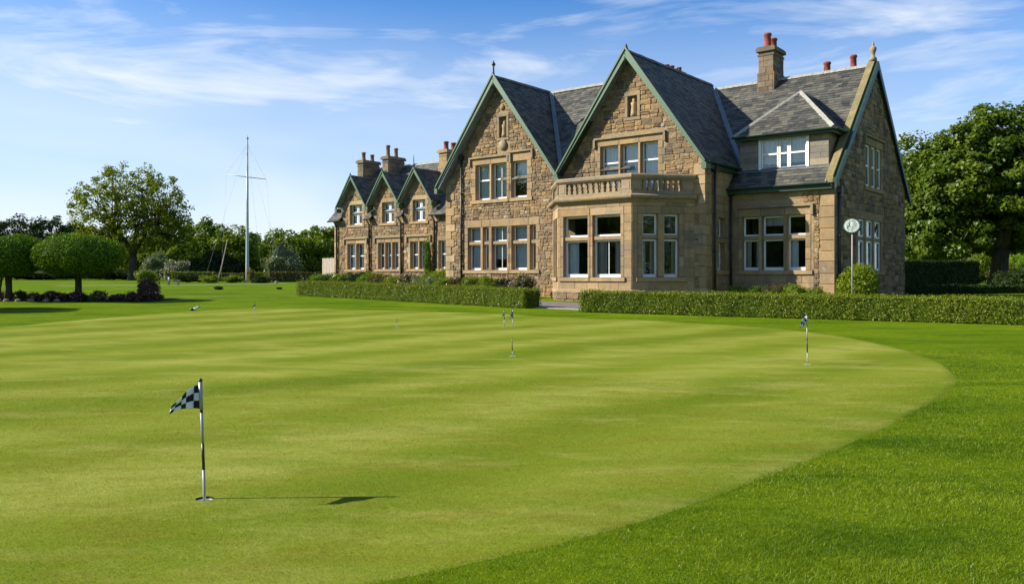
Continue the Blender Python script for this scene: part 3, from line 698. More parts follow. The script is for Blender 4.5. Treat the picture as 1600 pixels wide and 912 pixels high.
# ---- gable end
LEu = [(6.02, 6.70), (6.84, 7.52), (7.66, 8.34)]; LEl = [(5.0, 5.92), (6.1, 7.1), (7.28, 8.3)]
hE = surround('eu', FE, 5.84, 8.52, LEu, 5.12, 6.88, 7.2, exE, .1, hood=True)+surround('el', FE, 4.8, 8.5, LEl, 1.60, 3.72, 4.06, exE, .12, transom=2.92)
NE = (7.10, 7.45, 7.85, 8.7); exE.append((NE[0]-.12, NE[1]+.12, NE[2]-.12, NE[3]+.12))
OE = [(2.2, zb), (12.3, zb), (12.3, 5.25), (7.3, 10.25), (2.2, 5.15)]
mb = MB(); wall_sheet(mb, FE, OE, hE+[NE]); reveals(mb, FE, [NE], .2); mb.add([FE(NE[0], -.2, NE[2]), FE(NE[1], -.2, NE[2]), FE(NE[1], -.2, NE[3]), FE(NE[0], -.2, NE[3])], [(0, 1, 2, 3)], .5, 0)
part('we', 'end_wall', mb, [M['mortar'], M['ashlar']])
for q in ((NE[0]-.12, NE[0], NE[2], NE[3]), (NE[1], NE[1]+.12, NE[2], NE[3]), (NE[0]-.12, NE[1]+.12, NE[3], NE[3]+.14), (NE[0]-.12, NE[1]+.12, NE[2]-.12, NE[2])): block(FE, *q, .03, 'dressed_stone', 'we')
quoins(FE, 2.2, 1, zb, 5.1, 'we', exE, .44, .5, .3, .025)
lay(FE, OE, exE, 'we', (.20, .32), (.28, .66), [1.6, 3.72, 4.06, 5.12, 6.88], dr=(.012, .04))
for (a, b) in LEu: sash(FE, a, b, 5.12, 6.88, 6.0, 0, d=-.045, curtain='half', bw=.07)
for i, (a, b) in enumerate(LEl): sash(FE, a, b, 1.60, 2.85, None, 0, d=-.045, curtain=('left', None, 'right')[i], bw=.07); sash(FE, a, b, 2.99, 3.72, None, 0, d=-.045, curtain=None, bw=.07, bottom=.07)

# ---- dormer in the right roof
exD = []
OD = [(7.2, 5.2), (10.85, 5.2), (10.85, 7.10), (7.2, 7.10)]; hD = [(8.12, 9.98, 5.62, 6.95)]
mb = MB(); wall_sheet(mb, FD, OD, hD); reveals(mb, FD, hD, .2, 1); mb.prism([(10.85, 2.72, 5.2), (10.85, 2.72, 7.10), (10.85, 4.6, 7.10)], (-.12, 0, 0), .5, 0); mb.prism([(7.2, 2.72, 5.2), (7.2, 2.72, 7.10), (7.2, 4.6, 7.10)], (.12, 0, 0), .5, 0)
part('wd', 'dormer_wall', mb, [M['mortar'], M['white']])
lay(FD, [(7.2, 5.2), (10.85, 5.2), (10.85, 7.0), (7.2, 7.0)], [(8.02, 10.08, 5.5, 7.02)], 'wd', (.22, .30), (.4, .85), [], 'ashlar_block', False, 'greystone', (.012, .025))
mb = MB()
for q in ((8.02, 8.12, 5.5, 7.02), (9.98, 10.08, 5.5, 7.02), (8.12, 9.98, 6.95, 7.02), (8.12, 9.98, 5.50, 5.62)): mb.box(q[0], q[1], -.05, .05, q[2], q[3], .5, 0, FD)
mb.box(8.0, 10.1, .05, .12, 5.50, 5.57, .5, 0, FD); part('sd', 'window_surround', mb, M['white'])
for a, b in ((8.12, 8.83), (8.85, 9.25), (9.27, 9.98)): sash(FD, a, b, 5.62, 6.95, 6.32, 0, d=-.03, curtain='net', bw=.06, bottom=.08)

# ---- three-gabled wing on the left
exW = []; HW = []
WC = [-22.25, -19.08, -16.15]
WU = [(-22.75, -21.5), (-19.5, -18.36), (-16.62, -15.5)]
WL = [[(-23.0, -22.22), (-22.08, -21.3)], [(-19.88, -19.3), (-19.18, -18.64), (-18.52, -17.95)], [(-16.85, -16.15), (-16.02, -15.34)], [(-14.35, -13.55)]]
for i, (a, b) in enumerate(WU): HW += surround('wu%d' % i, FW, a-.2, b+.22, [(a, b)], 4.86, 6.22, 6.5, exW, .08)
for i, ls in enumerate(WL): HW += surround('wl%d' % i, FW, ls[0][0]-.22, ls[-1][1]+.24, ls, 1.84, 3.58, 3.88, exW, .08, hood=(i < 3))
OWr = [(-24.4, zb), (-7.05, zb), (-7.05, 5.2), (-24.4, 5.2)]
mb = MB(); wall_sheet(mb, FW, OWr, HW)
OWg = []
for c in WC:
    o = [(c-1.3, 5.2), (c+1.3, 5.2), (c+1.3, 6.22), (c, 7.95), (c-1.3, 6.22)]; OWg.append(o); wall_sheet(mb, FW, o, HW)
    for sgn in (-1, 1): mb.prism([(c+sgn*1.3, 7.0, 5.2), (c+sgn*1.3, 7.0, 6.22), (c+sgn*1.3, 7.95, 6.22)], (-sgn*.1, 0, 0), .5, 0)
part('ww', 'wing_wall', mb, [M['mortar'], M['ashlar']])
quoins(FW, -24.4, 1, zb, 5.1, 'ww', exW, .4, .3, .5)
lay(FW, OWr, exW, 'ww', (.14, .25), (.18, .45), [1.84, 3.58, 3.88])
for o in OWg: lay(FW, o, exW, 'ww', (.15, .26), (.2, .45), [6.22, 6.5])
for a, b in WU:
    m_ = (a+b)/2; sash(FW, a, m_-.03, 4.86, 6.22, 5.55, 0, curtain='net', bw=.07); sash(FW, m_+.03, b, 4.86, 6.22, 5.55, 0, curtain='net', bw=.07)
    mb = MB(); mb.box(m_-.03, m_+.03, -.28, -.17, 4.865, 6.215, .5, 0, FW); mb.build('window_post', M['white'], HOUSE)
for ls in WL:
    for a, b in ls: sash(FW, a, b, 1.84, 3.58, 2.75, 0, curtain=random.choice(['split', 'net', 'split']), bw=.065)

# ---- plain unseen sides and dark rooms close the shell
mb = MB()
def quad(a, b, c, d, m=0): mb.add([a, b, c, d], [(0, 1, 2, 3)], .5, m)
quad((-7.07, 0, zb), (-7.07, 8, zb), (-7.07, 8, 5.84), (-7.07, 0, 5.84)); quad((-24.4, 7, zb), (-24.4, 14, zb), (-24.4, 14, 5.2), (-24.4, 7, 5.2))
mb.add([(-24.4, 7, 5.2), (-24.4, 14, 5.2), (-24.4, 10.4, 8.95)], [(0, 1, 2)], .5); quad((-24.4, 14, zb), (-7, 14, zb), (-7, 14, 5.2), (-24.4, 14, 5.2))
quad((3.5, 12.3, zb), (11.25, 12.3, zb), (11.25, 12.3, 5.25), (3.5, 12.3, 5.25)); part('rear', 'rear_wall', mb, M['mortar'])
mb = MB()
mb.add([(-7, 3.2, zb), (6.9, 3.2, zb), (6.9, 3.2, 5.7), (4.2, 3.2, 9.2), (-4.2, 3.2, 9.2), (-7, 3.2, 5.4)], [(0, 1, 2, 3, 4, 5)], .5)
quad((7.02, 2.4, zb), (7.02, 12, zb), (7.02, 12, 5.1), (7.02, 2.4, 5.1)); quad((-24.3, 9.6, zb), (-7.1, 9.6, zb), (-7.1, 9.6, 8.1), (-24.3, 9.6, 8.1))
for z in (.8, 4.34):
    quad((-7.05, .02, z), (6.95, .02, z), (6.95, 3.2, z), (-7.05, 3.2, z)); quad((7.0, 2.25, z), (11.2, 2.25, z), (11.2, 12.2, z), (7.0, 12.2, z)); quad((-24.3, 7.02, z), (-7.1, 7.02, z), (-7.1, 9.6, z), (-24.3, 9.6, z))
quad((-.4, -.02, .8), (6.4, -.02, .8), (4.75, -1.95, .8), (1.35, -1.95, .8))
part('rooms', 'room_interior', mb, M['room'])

# ---- roofs
def roof_plane(key, name, poly, slates=True, exclude=None, th=.09, ex=.165, wid=(.20, .32), order=0):
    """poly: 3-D points of one slope, first edge = eave; a slab with its own courses of slates on top"""
    P = [np.array(p, float) for p in poly]; nrm = None
    for i in range(len(P)):
        c = np.cross(P[1]-P[0], P[(i+2) % len(P)]-P[0])
        if np.linalg.norm(c) > 1e-6: nrm = c/np.linalg.norm(c); break
    if nrm[2] < 0: nrm = -nrm
    uax = np.array([P[1][0]-P[0][0], P[1][1]-P[0][1], 0.]); uax /= np.linalg.norm(uax)
    wax = np.cross(nrm, uax)
    if wax[2] < 0: wax = -wax
    mb = MB(); mb.prism(P, -nrm*th, .5, 0); r = part(key, name, mb, M['lead'])
    if not slates: return r
    q = [((p-P[0])@uax, (p-P[0])@wax) for p in P]
    if area(q) < 0: q = q[::-1]
    w0 = min(a[1] for a in q)-.03; w1 = max(a[1] for a in q); u0 = min(a[0] for a in q); u1 = max(a[0] for a in q)
    tri = np.cross(uax, wax); sg = 1 if tri@nrm > 0 else -1
    w = w0; row = 0
    while w < w1:
        u = u0-random.uniform(0, .2); h = ex*random.uniform(.95, 1.05)
        while u < u1:
            e = u+random.uniform(*wid)
            pl = clip_conv([(u+.003, w), (e-.003, w), (e-.003, w+h*1.25), (u+.003, w+h*1.25)], [(a[0], a[1]) for a in ([(q_[0], max(q_[1], q_[1])) for q_ in q])]) if w > w0+.01 else [(max(u, u0)+.003, w), (min(e, u1)-.003, w), (min(e, u1)-.003, w+h*1.25), (max(u, u0)+.003, w+h*1.25)]
            if len(pl) >= 3 and area(pl) > .004:
                c3 = P[0]+uax*sum(a[0] for a in pl)/len(pl)+wax*sum(a[1] for a in pl)/len(pl)
                if exclude is None or not exclude(c3):
                    lift = lambda ww: .010+.020*(1-(ww-w)/(h*1.25))
                    jit = random.uniform(-.002, .005); slip = random.uniform(.03, .09) if random.random() < .012 and w > w0+.3 else random.uniform(0, .012); skew = random.uniform(-.05, .05) if slip > .02 else random.uniform(-.008, .008); top = [P[0]+uax*(a+skew*(b-w))+wax*(b-slip)+nrm*(lift(b)+jit+(.014 if slip > .02 else 0)) for a, b in pl]; bot = [t-nrm*.012 for t in top]
                    n = len(top); fs = [tuple(range(n))]+[(i, n+i, n+(i+1) % n, (i+1) % n) for i in range(n)]
                    SLATES.append((order, float(np.linalg.norm(c3-np.array([11, -8, 5]))), key, top+bot, fs, random.random()))
            u = e
        w += h; row += 1
    return r
SLATES = []
RZ = 10.70; EZ = 5.86
roof_plane('r1r', 'gable_roof', [(-.02, -.42, EZ), (-.02, 0.02, EZ), (-3.57, 4.05, RZ), (-3.57, -.42, RZ)])
roof_plane('r1l', 'gable_roof', [(-7.32, 8.0, EZ-.2), (-7.32, -.42, EZ-.2), (-3.57, -.42, RZ), (-3.57, 8.0, RZ)], False)
roof_plane('r2r', 'gable_roof', [(7.16, -.42, EZ), (7.16, 2.90, EZ), (3.57, 7.78, RZ), (3.57, -.42, RZ)], True, None, order=2)
roof_plane('r2l', 'gable_roof', [(.0, 4.0, EZ), (.0, -.42, EZ), (3.57, -.42, RZ), (3.57, 7.78, RZ)], False)
roof_plane('rm', 'link_roof', [(-.02, .0, EZ+.03), (.02, .0, EZ+.03), (3.55, 4.0, RZ-.03), (-3.55, 4.0, RZ-.03)], order=2)
roof_plane('rmb', 'link_roof', [(3.5, 8.2, EZ), (-3.5, 8.2, EZ), (-3.5, 4.02, RZ-.04), (3.5, 4.02, RZ-.04)], False)
def inD(c): return 7.3 < c[0] < 10.75 and 2.72 < c[1] < 4.0
roof_plane('rb0', 'main_roof', [(7.02, 1.92, 4.93), (11.04, 1.92, 4.93), (11.04, 2.93, 5.94), (7.02, 2.93, 5.94)], True, inD, order=1, wid=(.24, .36), ex=.185)
roof_plane('rb', 'main_roof', [(7.12, 2.94, 5.95), (11.04, 2.94, 5.95), (11.04, 7.40, 10.41), (3.80, 7.40, 10.41)], True, inD, order=1, wid=(.24, .36), ex=.185)
roof_plane('rbb', 'main_roof', [(11.04, 12.7, 5.1), (3.8, 12.7, 5.1), (3.8, 7.42, 10.40), (11.04, 7.42, 10.40)], False)
DA = (9.12, 4.45, 9.06); DB = (9.12, 6.05, 9.06)
roof_plane('d1', 'dormer_roof', [(7.08, 2.42, 7.10), (11.12, 2.42, 7.10), DA], order=1)
roof_plane('d2', 'dormer_roof', [(11.12, 2.42, 7.10), (11.12, 4.1, 7.10), DB, DA], order=1)
roof_plane('d3', 'dormer_roof', [(7.08, 4.1, 7.10), (7.08, 2.42, 7.10), DA, DB], False)
def inW(c): return any(abs(c[0]-k) < 1.25 and 6.95 < c[1] < 7.7 for k in WC)
def eave_gap(c): return any(abs(c[0]-k) < 1.32 and c[1] < 7.02 for k in WC) or inW(c)
roof_plane('rwb', 'wing_roof', [(-7.0, 14.2, 5.1), (-24.72, 14.2, 5.1), (-24.72, 10.42, 9.08), (-7.0, 10.42, 9.08)], False)
xs = [-24.72]+[x for c in WC for x in (c-1.3, c+1.3)]+[-7.3]
roof_plane('rw', 'wing_roof', [(-24.72, 7.08, 5.63), (-7.1, 7.08, 5.63), (-7.1, 10.4, 9.1), (-24.72, 10.4, 9.1)], True, inW, order=3, ex=.2)
for i in range(0, 8, 2):
    if xs[i+1]-xs[i] > .1: roof_plane('rwe%d' % i, 'eave_roof', [(xs[i], 6.66, 5.19), (xs[i+1], 6.66, 5.19), (xs[i+1], 7.07, 5.62), (xs[i], 7.07, 5.62)], True, None, order=3, th=.06)
for k, c in enumerate(WC):
    roof_plane('wd%dr' % k, 'dormer_roof', [(c+1.46, 6.62, 6.12), (c+1.46, 7.63, 6.12), (c, 9.45, 8.12), (c, 6.62, 8.12)], order=3, ex=.2)
    roof_plane('wd%dl' % k, 'dormer_roof', [(c-1.46, 7.63, 6.12), (c-1.46, 6.62, 6.12), (c, 6.62, 8.12), (c, 9.45, 8.12)], False)
# ridge tiles: each tile a piece of its ridge, laid end to end
def ridge(a, b, step=.45, par=None, r=.11, m='ridge', lift=.0):
    a = np.array(a, float); b = np.array(b, float); L = np.linalg.norm(b-a); n = max(1, int(L/step)); d = (b-a)/n
    root = None
    for i in range(n):
        p0 = a+d*i+d*.012; p1 = a+d*(i+1)-d*.012; t = d/np.linalg.norm(d); sd_ = np.cross(t, (0, 0, 1.)); sd_ /= np.linalg.norm(sd_); up = np.cross(sd_, t)
        mb = MB(); j = random.uniform(-.006, .008)+lift; prof = [(-r*1.25, -.07), (-r*.8, .012), (0, .085), (r*.8, .012), (r*1.25, -.07), (0, -.02)]
        vs = [p+sd_*x+up*(y+j) for p in (p0, p1) for x, y in prof]; k = len(prof)
        mb.add(vs, [(q_, (q_+1) % k, k+(q_+1) % k, k+q_) for q_ in range(k)]+[tuple(range(k)), tuple(range(2*k-1, k-1, -1))])
        mb.build('ridge_tile', M[m], PARTS[par])
ridge((-3.57, 4.0, RZ), (3.5, 4.0, RZ), .45, 'rm'); ridge((3.9, 7.4, 10.43), (11.0, 7.4, 10.43), .45, 'rb')
ridge((-24.7, 10.4, 9.1), (-7.1, 10.4, 9.1), .6, 'rw'); ridge((-3.57, -.38, RZ+.02), (-3.57, 4.0, RZ+.02), .5, 'r1r', .09, 'slate'); ridge((3.57, -.38, RZ+.02), (3.57, 7.7, RZ+.02), .5, 'r2r', .09, 'slate')
ridge((11.12, 2.42, 7.12), DA, .35, 'd1', .09); ridge((7.08, 2.42, 7.12), DA, .35, 'd1', .06); ridge(DA, DB, .4, 'd1', .09)
for k, c in enumerate(WC): ridge((c, 6.62, 8.13), (c, 9.4, 8.13), .5, 'wd%dr' % k, .08, 'slate')
def valley(a, b, w, par):
    a = np.array(a, float); b = np.array(b, float); t = (b-a)/np.linalg.norm(b-a); sd_ = np.cross(t, (0, 0, 1.)); sd_ /= np.linalg.norm(sd_); up = np.cross(sd_, t)
    mb = MB(); vs = [p+sd_*x+up*y for p in (a, b) for x, y in ((-w, .11), (0, .045), (w, .11), (w, .09), (0, .02), (-w, .09))]
    mb.add(vs, [(i, (i+1) % 6, 6+(i+1) % 6, 6+i) for i in range(6)]+[(0, 1, 2, 3, 4, 5), (11, 10, 9, 8, 7, 6)], .5); mb.build('valley_lead', M['lead'], PARTS[par])
valley((0, .02, EZ+.03), (-3.5, 4.0, RZ), .10, 'rm'); valley((7.14, 2.92, 5.93), (3.85, 7.36, 10.36), .11, 'rb')
mb = MB(); mb.prism([(7.0, 2.60, 5.60), (7.22, 2.60, 5.60), (7.22, 3.9, 6.95), (7.0, 3.9, 6.95)], (0, -.03, .05), .5); part('fl1', 'flashing', mb, M['lead'])
mb = MB(); mb.box(7.2, 10.9, 2.58, 2.70, 5.52, 5.66, .5); part('fl2', 'flashing', mb, M['lead'])

# ---- bargeboards, finials, gutters, pipes
def barge(c, hw, ze, za, tf, mat_='green', bd=.235, th=.06, axis='s', key=None, ret=True):
    """pair of boards hung under the gable verge; axis s: gable faces the front, axis t: gable faces the end"""
    for sg in (-1, 1):
        mb = MB(); a = np.array([c+sg*hw, ze]); b = np.array([c, za]); d = (b-a)/np.linalg.norm(b-a)
        L = np.linalg.norm(b-a); pts = []
        e = np.array([0, -bd/abs(d[0])]) if True else None
        poly = [a, b, b+np.array([0, -bd/abs(d[0])]), a+np.array([-sg*0, -bd*.62])]
        f = (lambda p, o: (p[0], tf+o, p[1])) if axis == 's' else (lambda p, o: (tf-o, p[0], p[1]))
        if axis == 's':
            mb.prism([f(p, 0) for p in poly], (0, th, 0), .5, 0)
            up = [a+np.array([sg*.05, .0]), b+np.array([0, .06]), b+np.array([0, -.06]), a+np.array([sg*.05, -.11])]
            mb.prism([f(p, -.045) for p in up], (0, .044, 0), .5, 0)
            if ret: mb.box(a[0]-.10, a[0]+.10, tf-.03, tf+.40, a[1]-.36, a[1]-.10, .5)
        else:
            mb.prism([f(p, 0) for p in poly], (-th, 0, 0), .5, 0)
        mb.build('bargeboard', M[mat_], HOUSE)
barge(-3.62, 3.70, 5.82, 10.86, -.46); barge(3.58, 3.54, 5.90, 10.84, -.462)
for c in WC: barge(c, 1.50, 6.10, 8.22, 6.58, bd=.17, ret=True)
# soffit boards under the front verges
mb = MB()
for c, hw, ze, za in ((-3.62, 3.70, 5.82, 10.86), (3.58, 3.54, 5.90, 10.84)):
    for sg in (-1, 1): mb.prism([(c+sg*hw, -.38, ze-.16), (c, -.38, za-.19), (c, -.01, za-.19), (c+sg*hw, -.01, ze-.16)], (0, 0, -.03), .5)
part('soff', 'soffit', mb, M['darkgreen'])
# stone skew and green board on the end gable
mb = MB(); z0 = 5.32
mb.prism([(11.0, 1.90, 4.92), (11.0, 7.42, 10.44), (11.0, 7.42, 10.70), (11.0, 1.90, 5.20)], (.27, 0, 0), .3); part('sk1', 'gable_coping', mb, M['mossy'])
mb = MB(); mb.prism([(11.0, 12.75, 5.02), (11.0, 7.43, 10.43), (11.0, 7.43, 10.70), (11.0, 12.75, 5.30)], (.27, 0, 0), .6); part('sk2', 'gable_coping', mb, M['mossy'])
for a, b in (((1.80, 4.98), (7.40, 10.58)), ((12.85, 5.0), (7.42, 10.58))):
    mb = MB(); mb.prism([(11.42, a[0], a[1]), (11.42, b[0], b[1]), (11.42, b[0], b[1]-.34), (11.42, a[0]+.02, a[1]-.30)], (-.07, 0, 0), .5)
    mb.prism([(11.355, a[0], a[1]+.0), (11.355, b[0], b[1]), (11.355, b[0], b[1]-.06), (11.355, a[0], a[1]-.06)], (-.08, 0, 0), .5); mb.build('bargeboard', M['darkgreen'], HOUSE)
def finial(c, prof, m, k=8):
    mb = MB(); mb.lathe(c, prof, k, .5, 0, True); return mb.build('finial', m, HOUSE)
finial((-3.62, -.40, 10.80), [(.06, 0), (.045, .12), (.035, .34), (.05, .38), (.03, .41), (.085, .46), (.10, .52), (.06, .58), (.02, .64), (.01, .70)], M['iron'])
finial((3.58, -.38, 10.78), [(.10, 0), (.06, .1), (.05, .18), (.01, .24)], M['slate'])
finial((11.18, 7.42, 10.62), [(.17, 0), (.14, .14), (.07, .2), (.09, .34), (.13, .42), (.15, .54), (.10, .60), (.04, .64), (.06, .70), (.015, .86)], M['cornice'])
finial((WC[0], 6.6, 8.15), [(.05, 0), (.05, .1), (.01, .22)], M['iron']); finial((WC[1], 6.6, 8.15), [(.05, 0), (.05, .1), (.01, .22)], M['iron'])
finial((WC[2], 6.6, 8.15), [(.05, 0), (.05, .16), (.09, .22), (.04, .3), (.03, .6), (.01, .86)], M['green'])
mb = MB(); mb.tube([(3.55, -.43, 10.62), (3.55, -.43, 10.30)], .05, 6, .5); part('pend', 'pendant', mb, M['green'])
mb = MB(); mb.tube([(-3.62, -.43, 10.62), (-3.62, -.43, 10.30)], .05, 6, .5); part('pend2', 'pendant', mb, M['green'])
def gutter(a, b, r=.075, m='darkgreen'):
    a = np.array(a, float); b = np.array(b, float); t = (b-a)/np.linalg.norm(b-a); nn = np.array([t[1], -t[0], 0])
    mb = MB(); prof = [(r*cos(x), r*sin(x)) for x in np.linspace(pi, 2*pi, 7)]+[(r*.8, .0), (r*.6, -r*.3), (0, -r*.6), (-r*.6, -r*.3), (-r*.8, 0)]
    vs = [p+nn*x+np.array([0, 0, y]) for p in (a, b) for x, y in prof]; k = len(prof)
    mb.add(vs, [(i, (i+1) % k, k+(i+1) % k, k+i) for i in range(k)]+[tuple(range(k)), tuple(range(2*k-1, k-1, -1))], .5); return mb.build('gutter', M[m], HOUSE)
gutter((7.0, 1.84, 4.93), (11.1, 1.84, 4.93)); gutter((7.02, 2.34, 7.09), (11.18, 2.34, 7.09)); gutter((11.2, 2.36, 7.09), (11.2, 4.0, 7.09)); gutter((7.24, -.38, 5.84), (7.24, 2.75, 5.84))
mb = MB(); mb.box(7.0, 11.2, 1.93, 2.19, 4.70, 4.86, .5); mb.box(7.1, 11.1, 2.42, 2.71, 6.93, 7.03, .5); mb.box(10.86, 11.1, 2.72, 4.1, 6.93, 7.03, .5); mb.box(7.05, 7.15, -.35, 2.7, 5.60, 5.80, .5); part('fas', 'fascia', mb, M['darkgreen'])
for i in range(0, 8, 2):
    if xs[i+1]-xs[i] > .1: gutter((xs[i]+.02, 6.60, 5.17), (xs[i+1]-.02, 6.60, 5.17), .07)
def pipe(pts, r=.05, hop=True, brackets=True):
    mb = MB(); mb.tube(pts, r, 8, .5); p = pts[0]
    if hop: mb.box(p[0]-.11, p[0]+.11, p[1]-.09, p[1]+.09, p[2]-.24, p[2], .5)
    o = mb.build('downpipe', M['iron'], HOUSE)
    a = pts[-2]; b = pts[-1]; z = a[2]-.4
    while brackets and z > b[2]+.3:
        m2 = MB(); m2.tube([(a[0], a[1], z-.04), (a[0], a[1], z+.04)], r*1.35, 8, .5); m2.build('pipe_collar', M['iron'], o); z -= 1.5
pipe([(-5.95, -.10, 7.30), (-5.95, -.10, .3)]); pipe([(7.10, .56, 5.75), (7.10, .56, .3)], .055); pipe([(7.10, 2.06, 4.9), (7.10, 2.06, .3)], .045)
pipe([(11.36, 2.36, 4.8), (11.36, 2.36, .2)], .06)
for s_ in (-24.05, -20.68, -17.62, -14.62): pipe([(s_, 6.62, 5.12), (s_, 6.88, 4.85), (s_, 6.90, .4)], .055, False)
mb = MB(); mb.tube([(10.95, 2.5, 5.5), (10.98, 2.1, 5.15), (11.0, 1.86, 4.95)], .04, 6, .5); part('ovf', 'overflow_pipe', mb, M['lead'])
mb = MB(); mb.box(9.95, 10.25, -.001, .15, .0, .1, .5)
# ---- chimneys
def chimney(key, s0, s1, t0, t1, zb_, zt, pots, m='cornice', pm='terra', step=None, label=None):
    mb = MB(); st_ = step or (zb_+zt)/2
    mb.box(s0-.05, s1+.05, t0-.05, t1+.05, zb_, st_, .45); mb.box(s0, s1, t0, t1, st_, zt-.42, .55); mb.box(s0-.04, s1+.04, t0-.04, t1+.04, zt-.42, zt-.34, .3)
    mb.box(s0, s1, t0, t1, zt-.34, zt-.22, .5); mb.box(s0-.10, s1+.10, t0-.10, t1+.10, zt-.22, zt-.06, .35); mb.box(s0-.05, s1+.05, t0-.05, t1+.05, zt-.06, zt, .3)
    ch = part(key, 'chimney', mb, M[m])
    fr = FR((s0, t0), (1, 0), (0, -1)); fr2 = FR((s1, t0), (0, 1), (1, 0))
    for f_, L in ((fr, s1-s0), (fr2, t1-t0)):
        z = zb_
        while z < zt-.45:
            e = min(z+.27, st_ if z < st_-.02 else zt-.42); u = 0; o = .05 if e <= st_+.001 else 0
            first = random.uniform(.2, .5)
            while u < L-.01:
                w = min(L, u+(first if u == 0 else random.uniform(.3, .5)))
                if L-w < .12: w = L
                s = dict(kind='stone', par=key, fr=f_, p=[(u+.006, z+.006), (w-.006, z+.006), (w-.006, e-.006), (u+.006, e-.006)], d=o+random.uniform(.008, .02), ch=.006, r=random.random(), m=m, rough=0); STONES.append(s); u = w
            z = e
    for (x, y, r, h) in pots:
        p = MB(); p.lathe((x, y, zt), [(r*1.12, 0), (r*1.05, .06), (r*.92, .1), (r*.88, h*.8), (r*1.08, h*.84), (r*1.1, h*.92), (r*.95, h), (r*.7, h), (r*.65, h-.1)], 14, random.random()); p.build('chimney_pot', M[pm], ch)
chimney('c1', 6.30, 7.0, 6.85, 8.05, 8.7, 11.92, [(6.62, 7.12, .17, .66), (6.66, 7.72, .17, .55)], 'sooty', step=10.72)
chimney('c2', .2, 1.0, 8.7, 9.9, 8.4, 12.15, [(.42, 8.95, .14, .34), (.46, 9.4, .15, .36), (.8, 9.6, .13, .26)], 'mossy')
chimney('c3', 8.55, 9.0, 8.6, 9.3, 7.0, 10.62, [(8.78, 8.8, .16, .62)], 'mossy', step=8.6); chimney('c4', 9.75, 10.2, 8.5, 9.2, 7.0, 10.66, [(9.98, 8.7, .15, .68)], 'mossy', step=8.6)
chimney('c5', -24.2, -23.6, 8.9, 10.4, 6.2, 9.62, [(-23.9, 9.2, .15, .58), (-23.9, 10.0, .15, .50)], m='sooty', pm='terradark', step=8.0)
chimney('c6', -21.6, -21.0, 8.9, 10.4, 6.6, 9.66, [(-21.3, 9.15, .15, .78), (-21.3, 9.9, .15, .66)], m='sooty', pm='terradark', step=8.1)
chimney('c7', -16.25, -15.55, 9.0, 10.5, 7.0, 9.62, [(-15.9, 9.3, .17, .55), (-15.9, 10.0, .18, .55)], 'ashlar', step=8.6)

# ---- surrounds as parts, then all stones and slates: the 300 that show largest are parts of their own
for key, m_ in SILLS: m_.build('sill', M['ashlar'], PARTS[key])
for key, m_ in HOODS: m_.build('hood_mould', M['cornice'], PARTS[key])
for key, m_ in TRANS: m_.build('transom', M['ashlar'], PARTS[key])
def size(s):
    c = s['p'][0]; n_ = s['fr'].n; w = P0+ES*s['fr'](c[0], 0, c[1])[0]+ET*s['fr'](c[0], 0, c[1])[1]
    v = -w/np.hypot(*w); nw = ES*n_[0]+ET*n_[1]; return area(s['p'])*max(0., float(v@nw))/float(w[1])**2
from collections import defaultdict
kinds = defaultdict(list)
for s in STONES: kinds[s['kind']].append(s)
for kind, lst in kinds.items():
    lst.sort(key=size, reverse=True)
    for s in lst[:300]:
        mb = MB(); emit(mb, s); mb.build(kind, M[s['m']], PARTS[s['par']])
    rest = defaultdict(MB)
    for s in lst[300:]: emit(rest[(s['par'], s['m'])], s)
    for (par, m_), mb in rest.items(): tag(mb.build(kind+'work', M[m_], PARTS[par]), kind='stuff')
SLATES.sort(key=lambda x: (x[0] != 1, x[1])); rest = defaultdict(MB)
for i, (o_, _, key, vs, fs, r) in enumerate(SLATES):
    if i < 300: mb = MB(); mb.add(vs, fs, r); mb.build('slate', M['slate'], PARTS[key])
    else: rest[key].add(vs, fs, r)
for key, mb in rest.items(): tag(mb.build('slating', M['slate'], PARTS[key]), kind='stuff')
# timber fence panel at the far end of the wing
fe = empty('timber_fence', (*st2w(-25.6, 7.6), float(G(st2w(-25.6, 7.6)[1]))), math.atan2(ES[1], ES[0]), label='pale upright-boarded timber fence at the far end of the house wing', cat='fence')
for k in range(11): mb = MB(); mb.box(-.9+k*.165, -.9+k*.165+.15, -.02, .012, 0, 2.0+random.uniform(-.02, .02)); mb.build('board', M['wood'], fe)
mb = MB(); mb.box(-.9, .9, .013, .06, .4, .5); mb.box(-.9, .9, .013, .06, 1.6, 1.7); mb.build('rail', M['wood'], fe)
# ------------------------------------------------------------------ foliage
def gz(x, y): return float(G(y))
def px(x, Y): return (x-800)/1296*Y
def unit(v): return v/(np.linalg.norm(v, axis=1, keepdims=True)+1e-9)
def rdir(n): return unit(rng.normal(size=(n, 3)))
def leaves(P, N, L, jit=.8, wid=.55):
    n = len(P); N = unit(unit(N)+rng.normal(size=(n, 3))*jit*.6)
    A = unit(np.cross(N, rdir(n))); B = np.cross(N, A); L = np.asarray(L).reshape(-1, 1)
    V = np.stack([P-A*L*.5, P+B*L*wid*.5+N*L*.06, P+A*L*.5, P-B*L*wid*.5+N*L*.06], 1)
    return V.reshape(-1, 3)
def leaf_obj(name, V, m, parent=None, loc=None, rv=None, mi=None):
    n = len(V)//4
    if rv is None: rv = rng.random(n)
    return link(name, np_mesh(name, V, 4, rv, m, mi), parent, loc)
def blob_surface(n, rx, ry, rz, flat=2., lump=.12, seed=0, zmin=-1.):
    """points and normals on a lumpy super-ellipsoid"""
    d = rdir(int(n*1.6)); d = d[d[:, 2] > zmin][:n]; k = (np.abs(d)**flat).sum(1)**(-1/flat)
    r = np.random.default_rng(seed); W = r.normal(size=(7, 3))*3.2; ph = r.random(7)*6.28
    lum = 1+lump*np.sin(d@W.T+ph).mean(1)*2.2
    return d*(k*lum)[:, None]*np.array([rx, ry, rz]), unit(d/np.array([rx, ry, rz])*max(rx, ry, rz)), lum
